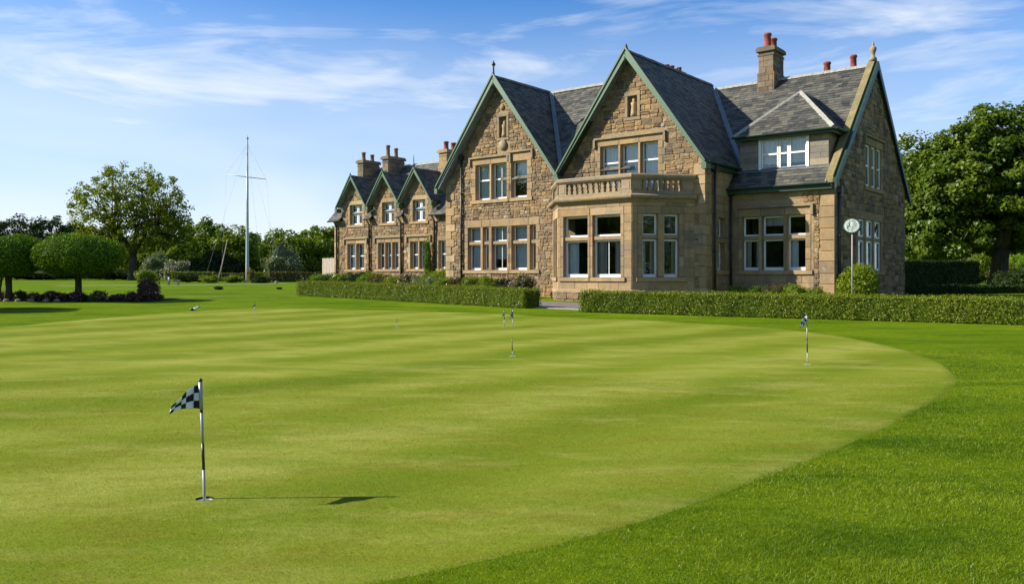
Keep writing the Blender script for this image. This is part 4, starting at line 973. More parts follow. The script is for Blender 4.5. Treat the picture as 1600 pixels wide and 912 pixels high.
def core_mesh(rx, ry, rz, flat, f, m, name, parent, c, seed, lump):
    mb = MB(); vs = []; fs = []; a, b = 14, 8
    r = np.random.default_rng(seed); Wv = r.normal(size=(7, 3))*3.2; ph = r.random(7)*6.28
    for i in range(b+1):
        for j in range(a):
            t = pi*i/b-pi/2; p = 2*pi*j/a; d = np.array([cos(t)*cos(p), cos(t)*sin(p), sin(t)]); k = (np.abs(d)**flat).sum()**(-1/flat)*(1+lump*np.sin(Wv@d+ph).mean()*2.2)*f
            vs.append((c[0]+d[0]*k*rx, c[1]+d[1]*k*ry, c[2]+d[2]*k*rz))
    for i in range(b):
        for j in range(a): fs.append((i*a+j, i*a+(j+1) % a, (i+1)*a+(j+1) % a, (i+1)*a+j))
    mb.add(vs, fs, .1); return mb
def shrub(name, x, y, rx, ry, h, m, label, cat='shrub', leaf=.06, n=2600, flat=2.3, lump=.16, group=None, flowers=None, z=None, core=.80):
    z0 = gz(x, y) if z is None else z; sd_ = random.randint(0, 10**6); cz = h*.5
    P, N, _ = blob_surface(n, rx, ry, h*.54, flat, lump, sd_); P *= rng.uniform(.78, 1.05, (len(P), 1)); P[:, 2] += cz
    P = P[P[:, 2] > .01]; N = N[:len(P)]
    V = leaves(P, N+np.array([0, 0, .35]), rng.uniform(.7, 1.3, len(P))*leaf); rv = rng.random(len(P)); mats = [M[m]]; mi = np.zeros(len(P))
    if flowers: mats.append(M[flowers[0]]); mi = (rng.random(len(P)) < flowers[1]).astype(float)
    root = empty(name, (x, y, z0), label=label, cat=cat, group=group)
    f = leaf_obj('foliage', V, mats, root, None, rv, mi)
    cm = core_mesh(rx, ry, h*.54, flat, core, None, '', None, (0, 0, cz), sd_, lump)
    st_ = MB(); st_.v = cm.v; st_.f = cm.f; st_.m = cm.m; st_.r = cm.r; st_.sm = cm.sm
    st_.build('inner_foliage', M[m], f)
    b = MB()
    for k in range(4):
        a = random.uniform(0, 6.28); b.tube([(.04*cos(a), .04*sin(a), -.05), (rx*.3*cos(a), ry*.3*sin(a), h*.35)], [.018, .008], 5)
    b.build('stem', M['bark'], root); return root
def hedge(name, corners, h, w, m, label, leaf=.042, dens=1500, group=None):
    """clipped hedge: front line from a to b, body behind it (left normal), height h, depth w"""
    a, b = np.array(corners[0], float), np.array(corners[1], float); L = np.linalg.norm(b-a); t = (b-a)/L; nn = np.array([-t[1], t[0]])
    root = empty(name, (a[0], a[1], gz(*a)), math.atan2(t[1], t[0]), label=label, cat='hedge', group=group)
    def base(u): p = a+t*u; return G(p[1])-gz(*a)
    def face(n, f): return f(rng.random(n), rng.random(n), n)
    V = []; lump = lambda u, v: .026*np.sin(u*1.7+1)+.020*np.sin(u*4.1+v*3)+.020*np.sin(u*8.7-v*5)
    def pack(u, v, z, nrm, n):
        zb_ = G(a[1]+t[1]*u)-gz(*a); P = np.stack([u, v, z+zb_], 1); P += nrm*rng.normal(-.018, .036, (n, 1)); return P
    nF = int(L*h*dens); u = rng.uniform(0, L, nF); z = h*rng.random(nF)**.92; l = lump(u, z); keep = ~((z < .07) & (rng.random(nF) < .35))
    P = pack(u, -l, z, np.array([0, -1, 0.]), nF)[keep]; V.append(leaves(P, np.tile([0, -1, .25], (len(P), 1)), rng.uniform(.7, 1.35, len(P))*leaf, 1.1))
    nT = int(L*w*dens); u = rng.uniform(0, L, nT); v = rng.uniform(0, w, nT)
    P = pack(u, v, h+lump(u, v)*.5, np.array([0, 0, 1.]), nT); V.append(leaves(P, np.tile([0, 0, 1.], (nT, 1)), rng.uniform(.7, 1.3, nT)*leaf, 1.0))
    nS = int(w*h*dens)
    for ue, sg in ((0, -1), (L, 1)):
        v = rng.uniform(0, w, nS); z = rng.uniform(.03, h, nS); P = pack(np.full(nS, ue)+sg*lump(v, z), v, z, np.array([sg, 0, 0.]), nS); V.append(leaves(P, np.tile([sg, 0, .2], (nS, 1)), rng.uniform(.7, 1.3, nS)*leaf, 1.1))
    nB = nF//4; u = rng.uniform(0, L, nB); z = rng.uniform(.05, h, nB); P = pack(u, np.full(nB, w), z, np.array([0, 1, 0.]), nB); V.append(leaves(P, np.tile([0, 1, .2], (nB, 1)), rng.uniform(.7, 1.3, nB)*leaf*1.3, 1.))
    # stray shoots that stand above the cut
    nS = int(L*26); u = rng.uniform(0, L, nS); v = rng.uniform(0, w*.6, nS); P = pack(u, v, h+rng.uniform(.0, .05, nS), np.array([0, 0, 1.]), nS); V.append(leaves(P, rdir(nS), rng.uniform(.8, 1.4, nS)*leaf, 1.))
    f = leaf_obj('foliage', np.concatenate(V), M[m], root)
    mb = MB(); n = max(2, int(L/.5)); d = .055; vs = []
    for i in range(n+1):
        uu = d+(L-2*d)*i/n; zz_ = base(uu); vs += [(uu, d, zz_+.03), (uu, w-d, zz_+.03), (uu, w-d, zz_+h-d), (uu, d, zz_+h-d)]
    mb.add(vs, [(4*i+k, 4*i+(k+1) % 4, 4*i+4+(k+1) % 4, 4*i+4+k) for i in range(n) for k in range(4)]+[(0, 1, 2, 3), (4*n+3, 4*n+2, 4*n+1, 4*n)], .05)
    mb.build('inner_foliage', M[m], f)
    mb = MB()
    for i in range(int(L/.35)):
        uu = (i+.5)*.35+random.uniform(-.1, .1)
        if uu < L-.1: zz_ = base(uu); mb.tube([(uu, w*.4, zz_-.03), (uu+random.uniform(-.1, .1), w*.4, zz_+.3)], [.016, .010], 5)
    tag(mb.build('stem', M['bark'], root), kind='stuff'); return root
def tree(name, x, y, lobes, m, label, trunk_r=.3, fork=2.5, clumps=120, per=90, leaf=.3, crad=.9, limbs=18, group=None, lean=0., flatc=.7, seed=1, shell=.55, multi=1, z0=None):
    """lobes: (dx, dy, z, rx, ry, rz) relative to the base; the crown is made of leaf clumps spread through them"""
    r = np.random.default_rng(seed); z0 = gz(x, y) if z0 is None else z0
    root = empty(name, (x, y, z0), label=label, cat='tree', group=group)
    vol = np.array([l[3]*l[4]*l[5] for l in lobes])**.67; pick = r.choice(len(lobes), clumps, p=vol/vol.sum())
    d = r.normal(size=(clumps, 3)); d /= np.linalg.norm(d, axis=1, keepdims=True); rad = r.random(clumps)**(1-shell)
    Lb = np.array(lobes)[pick]; cc = Lb[:, :3]+d*rad[:, None]*Lb[:, 3:]; out = d
    cr = crad*r.uniform(.55, 1.25, clumps); P = []; N = []; rv = []
    for i in range(clumps):
        k = int(per*r.uniform(.6, 1.3)); q = r.normal(size=(k, 3)); q /= np.linalg.norm(q, axis=1, keepdims=True)
        q *= (r.random((k, 1))**.4); off = q*np.array([1, 1, flatc])*cr[i]
        P.append(cc[i]+off); N.append(q*.8+out[i]*.5+np.array([0, 0, .55])); rv.append(np.clip(r.normal(.28+.45*r.random(), .2, k), 0, 1))
    P = np.concatenate(P); N = np.concatenate(N); rv = np.concatenate(rv); ok = P[:, 2] > .15; P, N, rv = P[ok], N[ok], rv[ok]
    leaf_obj('crown', leaves(P, N, r.uniform(.65, 1.3, len(P))*leaf, .9, .62), M[m], root, None, rv)
    mb = MB(); top = np.array([lean*.5, 0, fork])
    mb.tube([(0, 0, -.3), (0, 0, .02), (lean*.1, 0, fork*.3), (lean*.3, 0, fork*.7), tuple(top)], [trunk_r*1.6, trunk_r*1.35, trunk_r*1.02, trunk_r*.92, trunk_r*.85], 10)
    tk = mb.build('trunk', M['bark'], root); sel = r.permutation(clumps)[:limbs]
    cz = np.mean([l[2] for l in lobes]); lb = MB()
    mains = []
    for j in range(5):
        a = j*2*pi/5+r.uniform(-.4, .4); rr_ = max(l[3] for l in lobes)*r.uniform(.25, .5); e = np.array([rr_*cos(a)+lobes[0][0]*.7, rr_*sin(a)+lobes[0][1]*.7, cz+r.uniform(-.1, .35)*cz*.5]); mid = top*.55+e*.45+np.array([0, 0, .1*fork]); mains.append((top, mid, e))
        lb.tube([top-np.array([0, 0, .2]), mid*.5+top*.5, mid, e], [trunk_r*.62, trunk_r*.5, trunk_r*.36, trunk_r*.2], 7)
    for i in sel:
        best = min(mains, key=lambda q: np.linalg.norm(q[2]-cc[i])); s_ = best[1]*.5+best[2]*.5 if r.random() < .5 else best[2]
        mid = (s_+cc[i])/2+r.normal(size=3)*.25; lb.tube([s_, mid, cc[i]], [trunk_r*.2, trunk_r*.12, trunk_r*.05], 5)
    tag(lb.build('limbs', M['bark'], tk)); return root
def topiary(x, y, rx, zc, rz, label, multi=False, seed=3):
    z0 = gz(x, y); root = empty('clipped_tree', (x, y, z0), label=label, cat='clipped tree', group='clipped mushroom-shaped trees by the flower bed')
    c = zc-z0; n = int(9000*rx)
    P, N, _ = blob_surface(n, rx, rx*.98, rz, 2.35, .075, seed); P *= (rng.uniform(.86, 1.03, (len(P), 1))+(rng.random((len(P), 1)) < .02)*rng.uniform(0, .07, (len(P), 1))); P[:, 2] += c
    f = leaf_obj('crown', leaves(P, N, rng.uniform(.7, 1.3, len(P))*.085, 1.1), M['box_leaf'], root)
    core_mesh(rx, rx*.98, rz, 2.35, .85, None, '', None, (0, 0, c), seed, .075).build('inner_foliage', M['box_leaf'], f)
    mb = MB(); mb.tube([(0, 0, -.1), (.0, 0, .05), (.02, 0, .5), (.0, 0, c)], [.22, .16, .13, .12], 9); mb.build('trunk', M['bark'], root)
    if multi: mb = MB(); mb.tube([(-.2, -.15, -.1), (-.24, -.18, .5), (-.12, -.1, c-rz*.4)], [.07, .05, .05], 7); mb.build('trunk', M['bark'], root)
    return root

# clipped hedges before the house
hedge('clipped_hedge', [(-10.2, 39.2), (.40, 29.05)], .67, .95, 'hedge_leaf', 'clipped green hedge running from the left lawn to the path gap')
hedge('clipped_hedge', [(2.20, 27.1), (20.5, 17.6)], .68, .95, 'hedge_leaf', 'clipped green hedge on the right in front of the bay window and end wall')
# clipped trees and their bed
topiary(px(122, 34), 34, 1.62, 2.20, .84, 'broad clipped tree on one straight trunk, right of the two in view', False, 3)
topiary(px(13, 34), 34, 1.42, 2.20, .84, 'clipped tree with two stems cut by the left picture edge', True, 8)
topiary(-19.9, 27.9, 1.75, 1.95, .85, 'clipped tree on the lawn just outside the left picture edge', False, 11)
def bed(name, pts, lift, label): return pline(pts, 2.6, name, M['soil'], lift, label)
bed('flower_bed', lin((-22.5, 35.0), (-14.4, 34.6), 18), .03, 'dark soil bed under the clipped trees')
rb = random.Random(5)
cnt = {}
ORD = ['first', 'second', 'third', 'fourth', 'fifth', 'sixth', 'seventh', 'eighth', 'ninth', 'tenth', 'eleventh', 'twelfth']
for k in range(28):
    x = -14.9-k*.255+rb.uniform(-.12, .12); y = 34.1+rb.uniform(-.55, .9); m_, fl, lb_ = rb.choice([('bed_leaf', None, 'low brownish green bed plant'), ('purple_leaf', ('petal', .14), 'low purple-leaved bed plant'), ('bed_leaf', ('petal', .2), 'low pale-flowered bed plant'), ('dark_leaf', None, 'low dark green bed plant')])
    cnt[lb_] = cnt.get(lb_, 0)+1
    shrub('bed_plant', x, y, rb.uniform(.22, .38), rb.uniform(.22, .36), rb.uniform(.22, .42), m_, ORD[cnt[lb_]-1]+' '+lb_+' counting leftwards from the purple shrub', 'plant', .06, 420, 2., .2, 'low plants in the bed under the clipped trees', fl)
for k in range(7):
    x = -18.4-k*.5+rb.uniform(-.15, .15); mb = MB(); mb.lathe((x, 33.55, gz(0, 33.55)), [(.10, -.03), (.13, .03), (.10, .09), (.03, .12)], 7, None, 0, False)
    mb.v = [(v[0]-x, v[1]-33.55, v[2]-gz(0, 33.55)) for v in mb.v]
    tag(mb.build('edging_stone', M['cornice'], None, (x, 33.55, gz(0, 33.55))), ORD[k]+' pale edging stone of the flower bed, counting left from the broad clipped tree', 'stone', 'stones edging the flower bed')
shrub('purple_shrub', px(233, 34), 34, .40, .38, .84, 'purple_leaf', 'purple-leaved shrub at the right end of the flower bed', 'shrub', .07, 1500, 2., .3, None, ('petal', .04))
shrub('flowering_shrub', px(224, 35.5), 35.5, .26, .26, .86, 'grey_leaf', 'pale grey-leaved plant behind the purple shrub at the end of the flower bed', 'shrub', .07, 500, 2., .3)

# planting along the house front
def ST(s, t): return st2w(s, t)
rs = random.Random(9)
row = [(-22.6, 4.6, 1.0, .9, 'mid_leaf', None), (-21.0, 4.2, .95, .85, 'dark_leaf', None), (-19.6, 4.0, 1.0, .95, 'lime_leaf', None), (-18.1, 3.7, 1.0, 1.0, 'dark_leaf', None), (-16.6, 3.5, .9, .95, 'mid_leaf', None), (-15.2, 3.3, .9, .9, 'bed_leaf', ('redpetal', .10)), (-13.9, 3.0, .7, .8, 'lime_leaf', None), (-12.7, 2.9, .7, .95, 'bed_leaf', ('petal', .22)), (-11.6, 2.8, .65, .9, 'grey_leaf', ('petal', .15)), (-10.5, 2.6, .75, 1.05, 'mid_leaf', None), (-9.3, 2.6, .75, 1.35, 'lime_leaf', None), (-8.2, 2.3, .6, .95, 'dark_leaf', None)]
names = {'mid_leaf': 'mid green', 'dark_leaf': 'dark green', 'lime_leaf': 'bright lime green', 'bed_leaf': 'brownish green', 'grey_leaf': 'silvery'}
where = ['at the far left end of the gabled wing', 'under the far left wing window', 'beside the first wing downpipe', 'left of the three-light wing window', 'under the three-light wing window', 'with red flowers before the middle of the wing', 'right of the red-flowered shrub by the wing', 'speckled with pink flowers below the third wing gable', 'with mauve flowers beside the pink-flowered shrub', 'under the third wing gable by the creeper', 'tallest of those at the right end of the wing', 'beside the left corner of the tall gable']
for (s, t, r_, h_, m_, fl), w_ in zip(row, where):
    x, y = ST(s, t); shrub('shrub', x, y, r_, r_*.8, h_, m_, names[m_]+' shrub '+w_, 'shrub', .085, 1700, 2.2, .25, 'shrubs planted along the gabled wing', fl)
row2 = [(-6.8, -1.3, .62, .85, 'grey_leaf', None, 'by the tall gable corner quoins'), (-5.9, -1.35, .62, .80, 'mid_leaf', None, 'by the downpipe of the tall gable'), (-5.0, -1.3, .65, .85, 'bed_leaf', ('redpetal', .05), 'under the left light of the lower gable windows'), (-4.0, -1.3, .7, .95, 'lime_leaf', None, 'under the middle of the lower gable windows'), (-3.0, -1.35, .7, .9, 'mid_leaf', None, 'under the stone pier between the lower gable windows'), (-2.1, -1.4, .7, .85, 'dark_leaf', None, 'under the right light of the lower gable windows'), (-1.25, -1.2, .55, 1.0, 'bed_leaf', ('petal', .22), 'tall and pink-flowered left of the bay'), (-1.5, -2.2, .45, .45, 'purple_leaf', ('redpetal', .2), 'low and red-flowered by the end of the path'), (-.75, -2.3, .5, .42, 'lime_leaf', None, 'low at the foot of the bay beside the path')]
for s, t, r_, h_, m_, fl, w_ in row2:
    x, y = ST(s, t); shrub('shrub', x, y, r_, r_*.75, h_, m_, (names.get(m_, 'purple-leaved'))+' shrub '+w_, 'shrub', .07, 1900, 2.1, .28, 'shrubs planted under the tall left gable', fl)
for s, t, r_, h_, m_, w_ in ((7.7, 1.3, .5, .62, 'lime_leaf', 'at the inner corner right of the bay'), (8.5, 1.35, .55, .60, 'mid_leaf', 'under the first light of the right front window'), (9.3, 1.3, .5, .70, 'bed_leaf', 'under the middle light of the right front window'), (10.1, 1.25, .55, .74, 'lime_leaf', 'under the last light of the right front window'), (10.85, 1.2, .4, .62, 'mid_leaf', 'at the outer corner of the right front wall')):
    x, y = ST(s, t); shrub('shrub', x, y, r_, r_*.8, h_, m_, 'low '+names[m_]+' plant '+w_, 'shrub', .06, 1500, 2.1, .25, 'low plants under the right front window')
shrub('round_bush', px(1341, 30.6), 30.6, .74, .74, 1.46, 'lime_leaf', 'rounded bright green bush at the foot of the end wall below the round sign', 'bush', .085, 5200, 2.2, .09)
x, y = ST(-15.02, 6.72); cr = shrub('climbing_plant', x, y, .24, .16, 3.05, 'mid_leaf', 'narrow climbing plant growing up the wing wall beside the third ground-floor window', 'climber', .09, 900, 3., .2)

# woodland and trees
tree('ash_tree', -43.3, 94.5, [(-.1, 0, 8.1, 6.5, 6.2, 5.2), (-4.0, 0, 4.2, 2.9, 3, 2.2), (3.8, 0, 6.0, 2.9, 3, 2.6)], 'sparse_leaf', 'tall wide ash tree with thin open crown rising above the garden trees', .42, 3.0, 760, 42, .26, .62, 150, None, .3, .75, 21, .60)
tree('sycamore_tree', 34.6, 59, [(.6, 0, 8.0, 5.6, 5.0, 5.0), (-3.9, -.8, 5.6, 3.3, 3.2, 3.6), (3.4, 0, 9.4, 4.2, 4, 4.0), (-1.7, -1.6, 8.8, 3.2, 3, 3.6), (4.9, -2.2, 5.4, 3.6, 3.2, 3.2), (-3.4, .5, 7.6, 3.0, 3.0, 3.4), (-3.6, 1.5, 3.9, 3.4, 3.0, 2.3), (1.5, 2.0, 4.4, 4.0, 3, 2.2)], 'sycamore_leaf', 'large dense sycamore tree with dark trunk right of the house', .60, 2.6, 800, 150, .30, .85, 30, None, .4, .62, 31, .72)
tree('broadleaf_tree', px(1425, 84), 84, [(-.3, 0, 9.9, 4.0, 4, 4.8), (3.0, 0, 9.0, 4.2, 4, 5)], 'sycamore_leaf', 'darker tree showing between the end gable and the sycamore', .4, 4, 240, 110, .36, 1.1, 14, None, 0, .7, 44)
hz = [  # x pixel, distance, top pixel, half width m, kind
 (-30, 118, 336, 6.5, 'dark_leaf', 'dark pine behind the clipped trees at the picture edge'), (28, 124, 333, 5.5, 'dark_leaf', 'dark pine above the two-stemmed clipped tree'), (78, 120, 335, 4.6, 'dark_leaf', 'dark pine above the broad clipped tree'),
 (112, 130, 346, 3.6, 'dark_leaf', 'smaller dark pine at the left edge of the ash crown'), (160, 126, 372, 4.5, 'dark_leaf', 'low dark tree behind the ash tree'),
 (232, 112, 366, 3.6, 'lime_leaf', 'yellow-green tree right of the ash trunk'), (262, 106, 352, 3.5, 'mid_leaf', 'round mid green tree between the ash and the flagpole'), (296, 116, 346, 3.0, 'mid_leaf', 'tree with a pointed top left of the flagpole'), (322, 112, 338, 2.6, 'mid_leaf', 'tallest pointed tree left of the flagpole'), (345, 118, 345, 2.6, 'mid_leaf', 'slender pointed tree nearest the flagpole on its left'),
 (368, 108, 352, 3.2, 'mid_leaf', 'bushy tree directly behind the flagpole'), (400, 118, 366, 2.8, 'mid_leaf', 'lower tree right of the flagpole'), (286, 100, 384, 3.4, 'mid_leaf', 'low bushy tree below the pointed trees'), (342, 98, 392, 3.2, 'dark_leaf', 'low dark tree at the foot of the pointed trees'),
 (448, 96, 358, 2.9, 'mid_leaf', 'rounded tree left of the pair beside the house wing'), (478, 104, 358, 2.6, 'mid_leaf', 'middle tree beside the house wing'), (508, 98, 350, 2.9, 'mid_leaf', 'tree touching the far end of the house wing'), (545, 110, 352, 3.0, 'mid_leaf', 'tree behind the far end of the house wing')]
for i, (xp, Y, tp, hw, m_, lb_) in enumerate(hz):
    top = EYE+(432-tp)*Y/1296-gz(0, Y); pt = 'pointed' in lb_
    lob = [(0, 0, top*.52, hw, hw, top*.46)] if not pt else [(0, 0, top*.36, hw, hw, top*.34), (0, 0, top*.72, hw*.45, hw*.45, top*.28)]
    lob.append((hw*.4*(-1)**i, -hw*.3, top*.38, hw*.7, hw*.7, top*.3))
    tree('pine_tree' if m_ == 'dark_leaf' else 'garden_tree', px(xp, Y), Y, lob, m_, lb_, .22, top*.25, 190 if m_ == 'dark_leaf' else 150, 70, .36, .85, 8, 'trees closing the garden behind the flagpole', 0, .7, 60+i, .7)
for xp, Y, tp, hw, h_, m_, lb_ in ((245, 84, 398, 1.5, None, 'grey_leaf', 'silvery shrub right of the ash trunk'), (276, 82, 408, 1.2, None, 'grey_leaf', 'pale flowering shrub beside the silvery shrub'), (440, 80, 388, 1.7, None, 'grey_leaf', 'tall silver-leaved shrub left of the house wing'), (225, 78, 424, .8, None, 'lime_leaf', 'low light green shrub in front of the ash trunk'), (120, 100, 416, 4.5, None, 'dark_leaf', 'dark low shrub mass behind the broad clipped tree'), (175, 104, 420, 3.0, None, 'dark_leaf', 'dark low shrub left of the ash trunk'), (55, 104, 418, 4.0, None, 'dark_leaf', 'dark low shrub mass between the clipped trees'), (-10, 104, 418, 4.0, None, 'dark_leaf', 'dark low shrub mass at the left picture edge'), (393, 74, 421, .35, None, 'lime_leaf', 'small yellow and red flowers right of the flagpole'), (362, 73, 430, .9, None, 'mid_leaf', 'low shrub left of the flagpole foot'), (408, 72, 432, .9, None, 'dark_leaf', 'low dark shrub right of the flagpole foot'), (330, 73, 431, .8, None, 'lime_leaf', 'low light shrub below the leaning stay'), (300, 76, 428, 1.3, None, 'dark_leaf', 'low dark shrub midway between ash and flagpole')):
    h_ = EYE+(432-tp)*Y/1296-gz(0, Y); shrub('garden_shrub', px(xp, Y), Y, hw, hw*.8, h_, m_, lb_, 'shrub', .17 if hw > 1 else .1, 1700, 1.9, .5, 'shrubs at the far side of the garden', ('petal', .2) if 'flowering' in lb_ else (('redpetal', .3) if 'flowers' in lb_ else None))
def far_hedge(xa, xb, Y, tp, lb_, m_='hedge_leaf', w=1.):
    h_ = EYE+(432-tp)*Y/1296-gz(0, Y); hedge('low_hedge', [(px(xa, Y), Y), (px(xb, Y), Y)], h_, w, m_, lb_, .13, 170, 'low hedges at the far side of the garden')
far_hedge(268, 332, 80, 425, 'low clipped hedge between the pale shrubs and the flagpole'); far_hedge(338, 384, 82, 427, 'low hedge left of the flagpole', 'bed_leaf'); far_hedge(392, 420, 84, 426, 'low hedge right of the flagpole'); far_hedge(420, 470, 78, 425, 'brownish low hedge below the silver shrub', 'bed_leaf'); far_hedge(470, 508, 76, 426, 'low hedge meeting the end of the house wing', 'bed_leaf')
# right side behind the house
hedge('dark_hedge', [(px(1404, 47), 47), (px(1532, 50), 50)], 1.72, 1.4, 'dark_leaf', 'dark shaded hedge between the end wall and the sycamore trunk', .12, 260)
for xp, Y, tp, hw, m_, lb_ in ((1425, 72, 372, 1.7, 'mid_leaf', 'bush just right of the end gable'), (1462, 74, 384, 1.9, 'lime_leaf', 'light green bush above the dark hedge'), (1500, 76, 386, 1.8, 'grey_leaf', 'pale bush above the right end of the dark hedge'), (1530, 72, 398, 1.3, 'lime_leaf', 'yellow-green bush left of the sycamore trunk'), (1590, 74, 396, 2.2, 'mid_leaf', 'bush right of the sycamore trunk'), (1568, 66, 420, 1.0, 'bed_leaf', 'low planting right of the sycamore trunk'), (1620, 72, 384, 2.2, 'mid_leaf', 'bush cut by the right picture edge')):
    h_ = EYE+(432-tp)*Y/1296-gz(0, Y); shrub('garden_shrub', px(xp, Y), Y, hw, hw*.8, h_, m_, lb_, 'shrub', .16, 1900, 2.1, .3, 'bushes behind the sycamore', ('petal', .06) if m_ == 'grey_leaf' else None)
for k, (xp, Y, tp, hw) in enumerate(((1440, 112, 330, 6), (1510, 116, 320, 7), (1585, 112, 330, 7), (1660, 110, 320, 7))):
    top = EYE+(432-tp)*Y/1296-gz(0, Y); tree('garden_tree', px(xp, Y), Y, [(0, 0, top*.5, hw, hw, top*.46), (0, 0, top*.25, hw, hw, top*.25)], 'dark_leaf', ['dark tree far behind the dark hedge, leftmost under the sycamore crown', 'dark tree far behind the dark hedge, next to the sycamore trunk', 'dark tree far behind the sycamore trunk', 'dark tree far behind at the right picture edge'][k], .3, 2, 190, 80, .5, 1.4, 6, 'trees far behind the sycamore', 0, .7, 90+k)
hedge('shaded_ground_strip', [(px(1406, 41), 41), (px(1680, 44), 44)], .40, 1.6, 'dark_leaf', 'low dark strip added for the shaded ground behind the right clipped hedge below the sycamore', .10, 260)  # dark leafy strip put in as the shaded ground, covering bright lawn
for xp, Y, tp, hw in ((1575, 55, 424, 1.0), (1612, 54, 418, 1.2)):
    h_ = EYE+(432-tp)*Y/1296-gz(0, Y); shrub('garden_shrub', px(xp, Y), Y, hw, hw, h_, 'dark_leaf', 'dark bush added for the shade just right of the sycamore trunk' if xp < 1600 else 'dark bush added for the shade at the right picture edge below the sycamore', 'shrub', .13, 1500, 2.1, .3, 'dark bushes added for the shade under the sycamore')  # dark bushes added to stand for the shade below the crown
# woods beyond the frame that the windows reflect
P = []; N = []
for a0 in np.concatenate([np.linspace(-62, 250, 60), np.linspace(60, 140, 40)]):
    if 32 < a0 < 62: continue
    a = R(a0+180+rng.uniform(-2, 2)); rr_ = rng.uniform(62, 80); hgt = rng.uniform(10, 15)
    c = np.array([rr_*sin(a), rr_*cos(a)*.75-6, hgt*.5])
    if abs(c[0]) < .75*c[1]+8 and c[1] > -2: continue
    d = rdir(900); P.append(c+d*np.array([4.2, 4.2, hgt*.52])*rng.uniform(.7, 1.05, (900, 1))); N.append(d+np.array([0, 0, .3]))
P = np.concatenate(P); N = np.concatenate(N); ok = P[:, 2] > 0; P = P[ok]; N = N[ok]
tag(leaf_obj('woodland', leaves(P, N, rng.uniform(.8, 1.5, len(P))*.8), M['mid_leaf']), 'woodland round the lawn behind the viewpoint', None, None, 'stuff')

# ------------------------------------------------------------------ flags on the green
def pin(x, y, h, lean, r, flag, label, bands, cup=True, group='practice flags on the putting green', hole=False):
    z0 = gz(x, y)+.008; root = empty('practice_flag', (x, y, z0), label=label, cat='golf flag', group=group)
    T = np.array([lean, 0, h]); at = lambda k: T*k-(np.array([0, 0, .07]) if k == 0 and hole else 0)
    for a, b, m_ in bands:
        mb = MB(); p0 = T*a; p1 = T*b
        if a == 0 and hole: p0 = np.array([0, 0, -.09])
        mb.tube([p0, p1], r if m_ != 'sleeve' else r*1.35, 10); mb.build('pole', M['black' if m_ == 'black' else 'steel'], root)
    mb = MB(); c = T; mb.lathe((c[0], c[1], c[2]-.004), [(r*.9, 0), (r*1.5, r*.8), (r*1.6, r*1.6), (r*.9, r*2.6), (r*.1, r*2.9)], 10); mb.build('pole_cap', M['black'], root)
    if cup:
        mb = MB(); k = 28; vs = []
        if hole: prof = [(.0535, -.015), (.0500, -.0145), (.0495, -.11), (.001, -.112)]
        else: prof = [(.056, .0005), (.054, .003), (.052, .003), (.050, .0006), (.001, .0006)]
        for q, z in prof:
            for j in range(k): vs.append((q*cos(2*pi*j/k), q*sin(2*pi*j/k), z))
        mb.add(vs, [(i*k+j, i*k+(j+1) % k, (i+1)*k+(j+1) % k, (i+1)*k+j) for i in range(len(prof)-1) for j in range(k)], .5, 0, False); mb.build('cup', M['white'] if hole else M['steel'], root)
        if hole: mb = MB(); mb.add([(q*cos(2*pi*j/k), q*sin(2*pi*j/k), z) for q, z in ((.0545, -.001), (.0538, -.03)) for j in range(k)], [(j, (j+1) % k, k+(j+1) % k, k+j) for j in range(k)], .5); mb.build('hole_edge', M['soil'], root)
    if flag is not None:
        tops, bots, dep, inv, yaw = flag; nc = len(tops)-1; mb = MB(); sub = 4
        def P_(u, v):
            i = min(int(u), nc-1); f = u-i
            cm = lambda A: np.array(A[max(i-1, 0)])*(-.5*f+f*f-.5*f**3)+np.array(A[i])*(1-2.5*f*f+1.5*f**3)+np.array(A[i+1])*(.5*f+2*f*f-1.5*f**3)+np.array(A[min(i+2, nc)])*(-.5*f*f+.5*f**3)
            q = cm(tops)*(1-v)+cm(bots)*v; return np.array([q[0], -yaw*u/nc+dep*(sin(u*2.3+v*.9)*.55+sin(u*1.2+.4)*.7)*min(u, 1.6)/1.6, q[1]])
        for i in range(nc):
            for j in range(3):
                vs = [P_(i+a/sub, (j+b/sub)/3) for a in range(sub+1) for b in range(sub+1)]; n1 = sub+1
                fs = [(a*n1+b, (a+1)*n1+b, (a+1)*n1+b+1, a*n1+b+1) for a in range(sub) for b in range(sub)]
                mb.add(vs, fs, .5, ((i+j) % 2) ^ inv, True)
        o = mb.build('flag', [M['cloth_b'], M['cloth_w']], root)
        md = o.modifiers.new('thickness', 'SOLIDIFY'); md.thickness = .0009; md.offset = 0
    return root
k_ = .000894
tp = [((x_-242)*k_, .706-(y_-47)*k_) for x_, y_ in ((242, 66), (190, 79), (152, 113), (122, 148), (90, 182), (55, 214))]
bt = [((x_-242)*k_, .706-(y_-47)*k_) for x_, y_ in ((248, 230), (190, 229), (146, 228), (112, 233), (77, 246), (38, 272))]
off = -.0265; adj = lambda L: [(a+off+.375*.15*i/5, 1.35+(b-1.35)*(1-.0298*i/5)) for i, (a, b) in enumerate(L)]; tp, bt = adj(tp), adj(bt)
pin(CUP[0], CUP[1], .706, -.027, .0085, (tp, bt, .030, 0, .15), 'black and white checkered flag on a banded pole standing in the nearest hole', [(0, .245, 'steel'), (.245, .475, 'black'), (.475, .735, 'steel'), (.735, .765, 'black'), (.765, 1, 'sleeve')], True, hole=True)
def droop(w, h, H): return ([(0, H-.012), (-w*.30, H-.02), (-w*.5, H-.035), (-w*.7, H-.075), (-w*.85, H-.11)], [(0, H-h*.62), (-w*.3, H-h*.72), (-w*.55, H-h*.78), (-w*.8, H-h*.92), (-w, H-h)], .03, 1, .06)
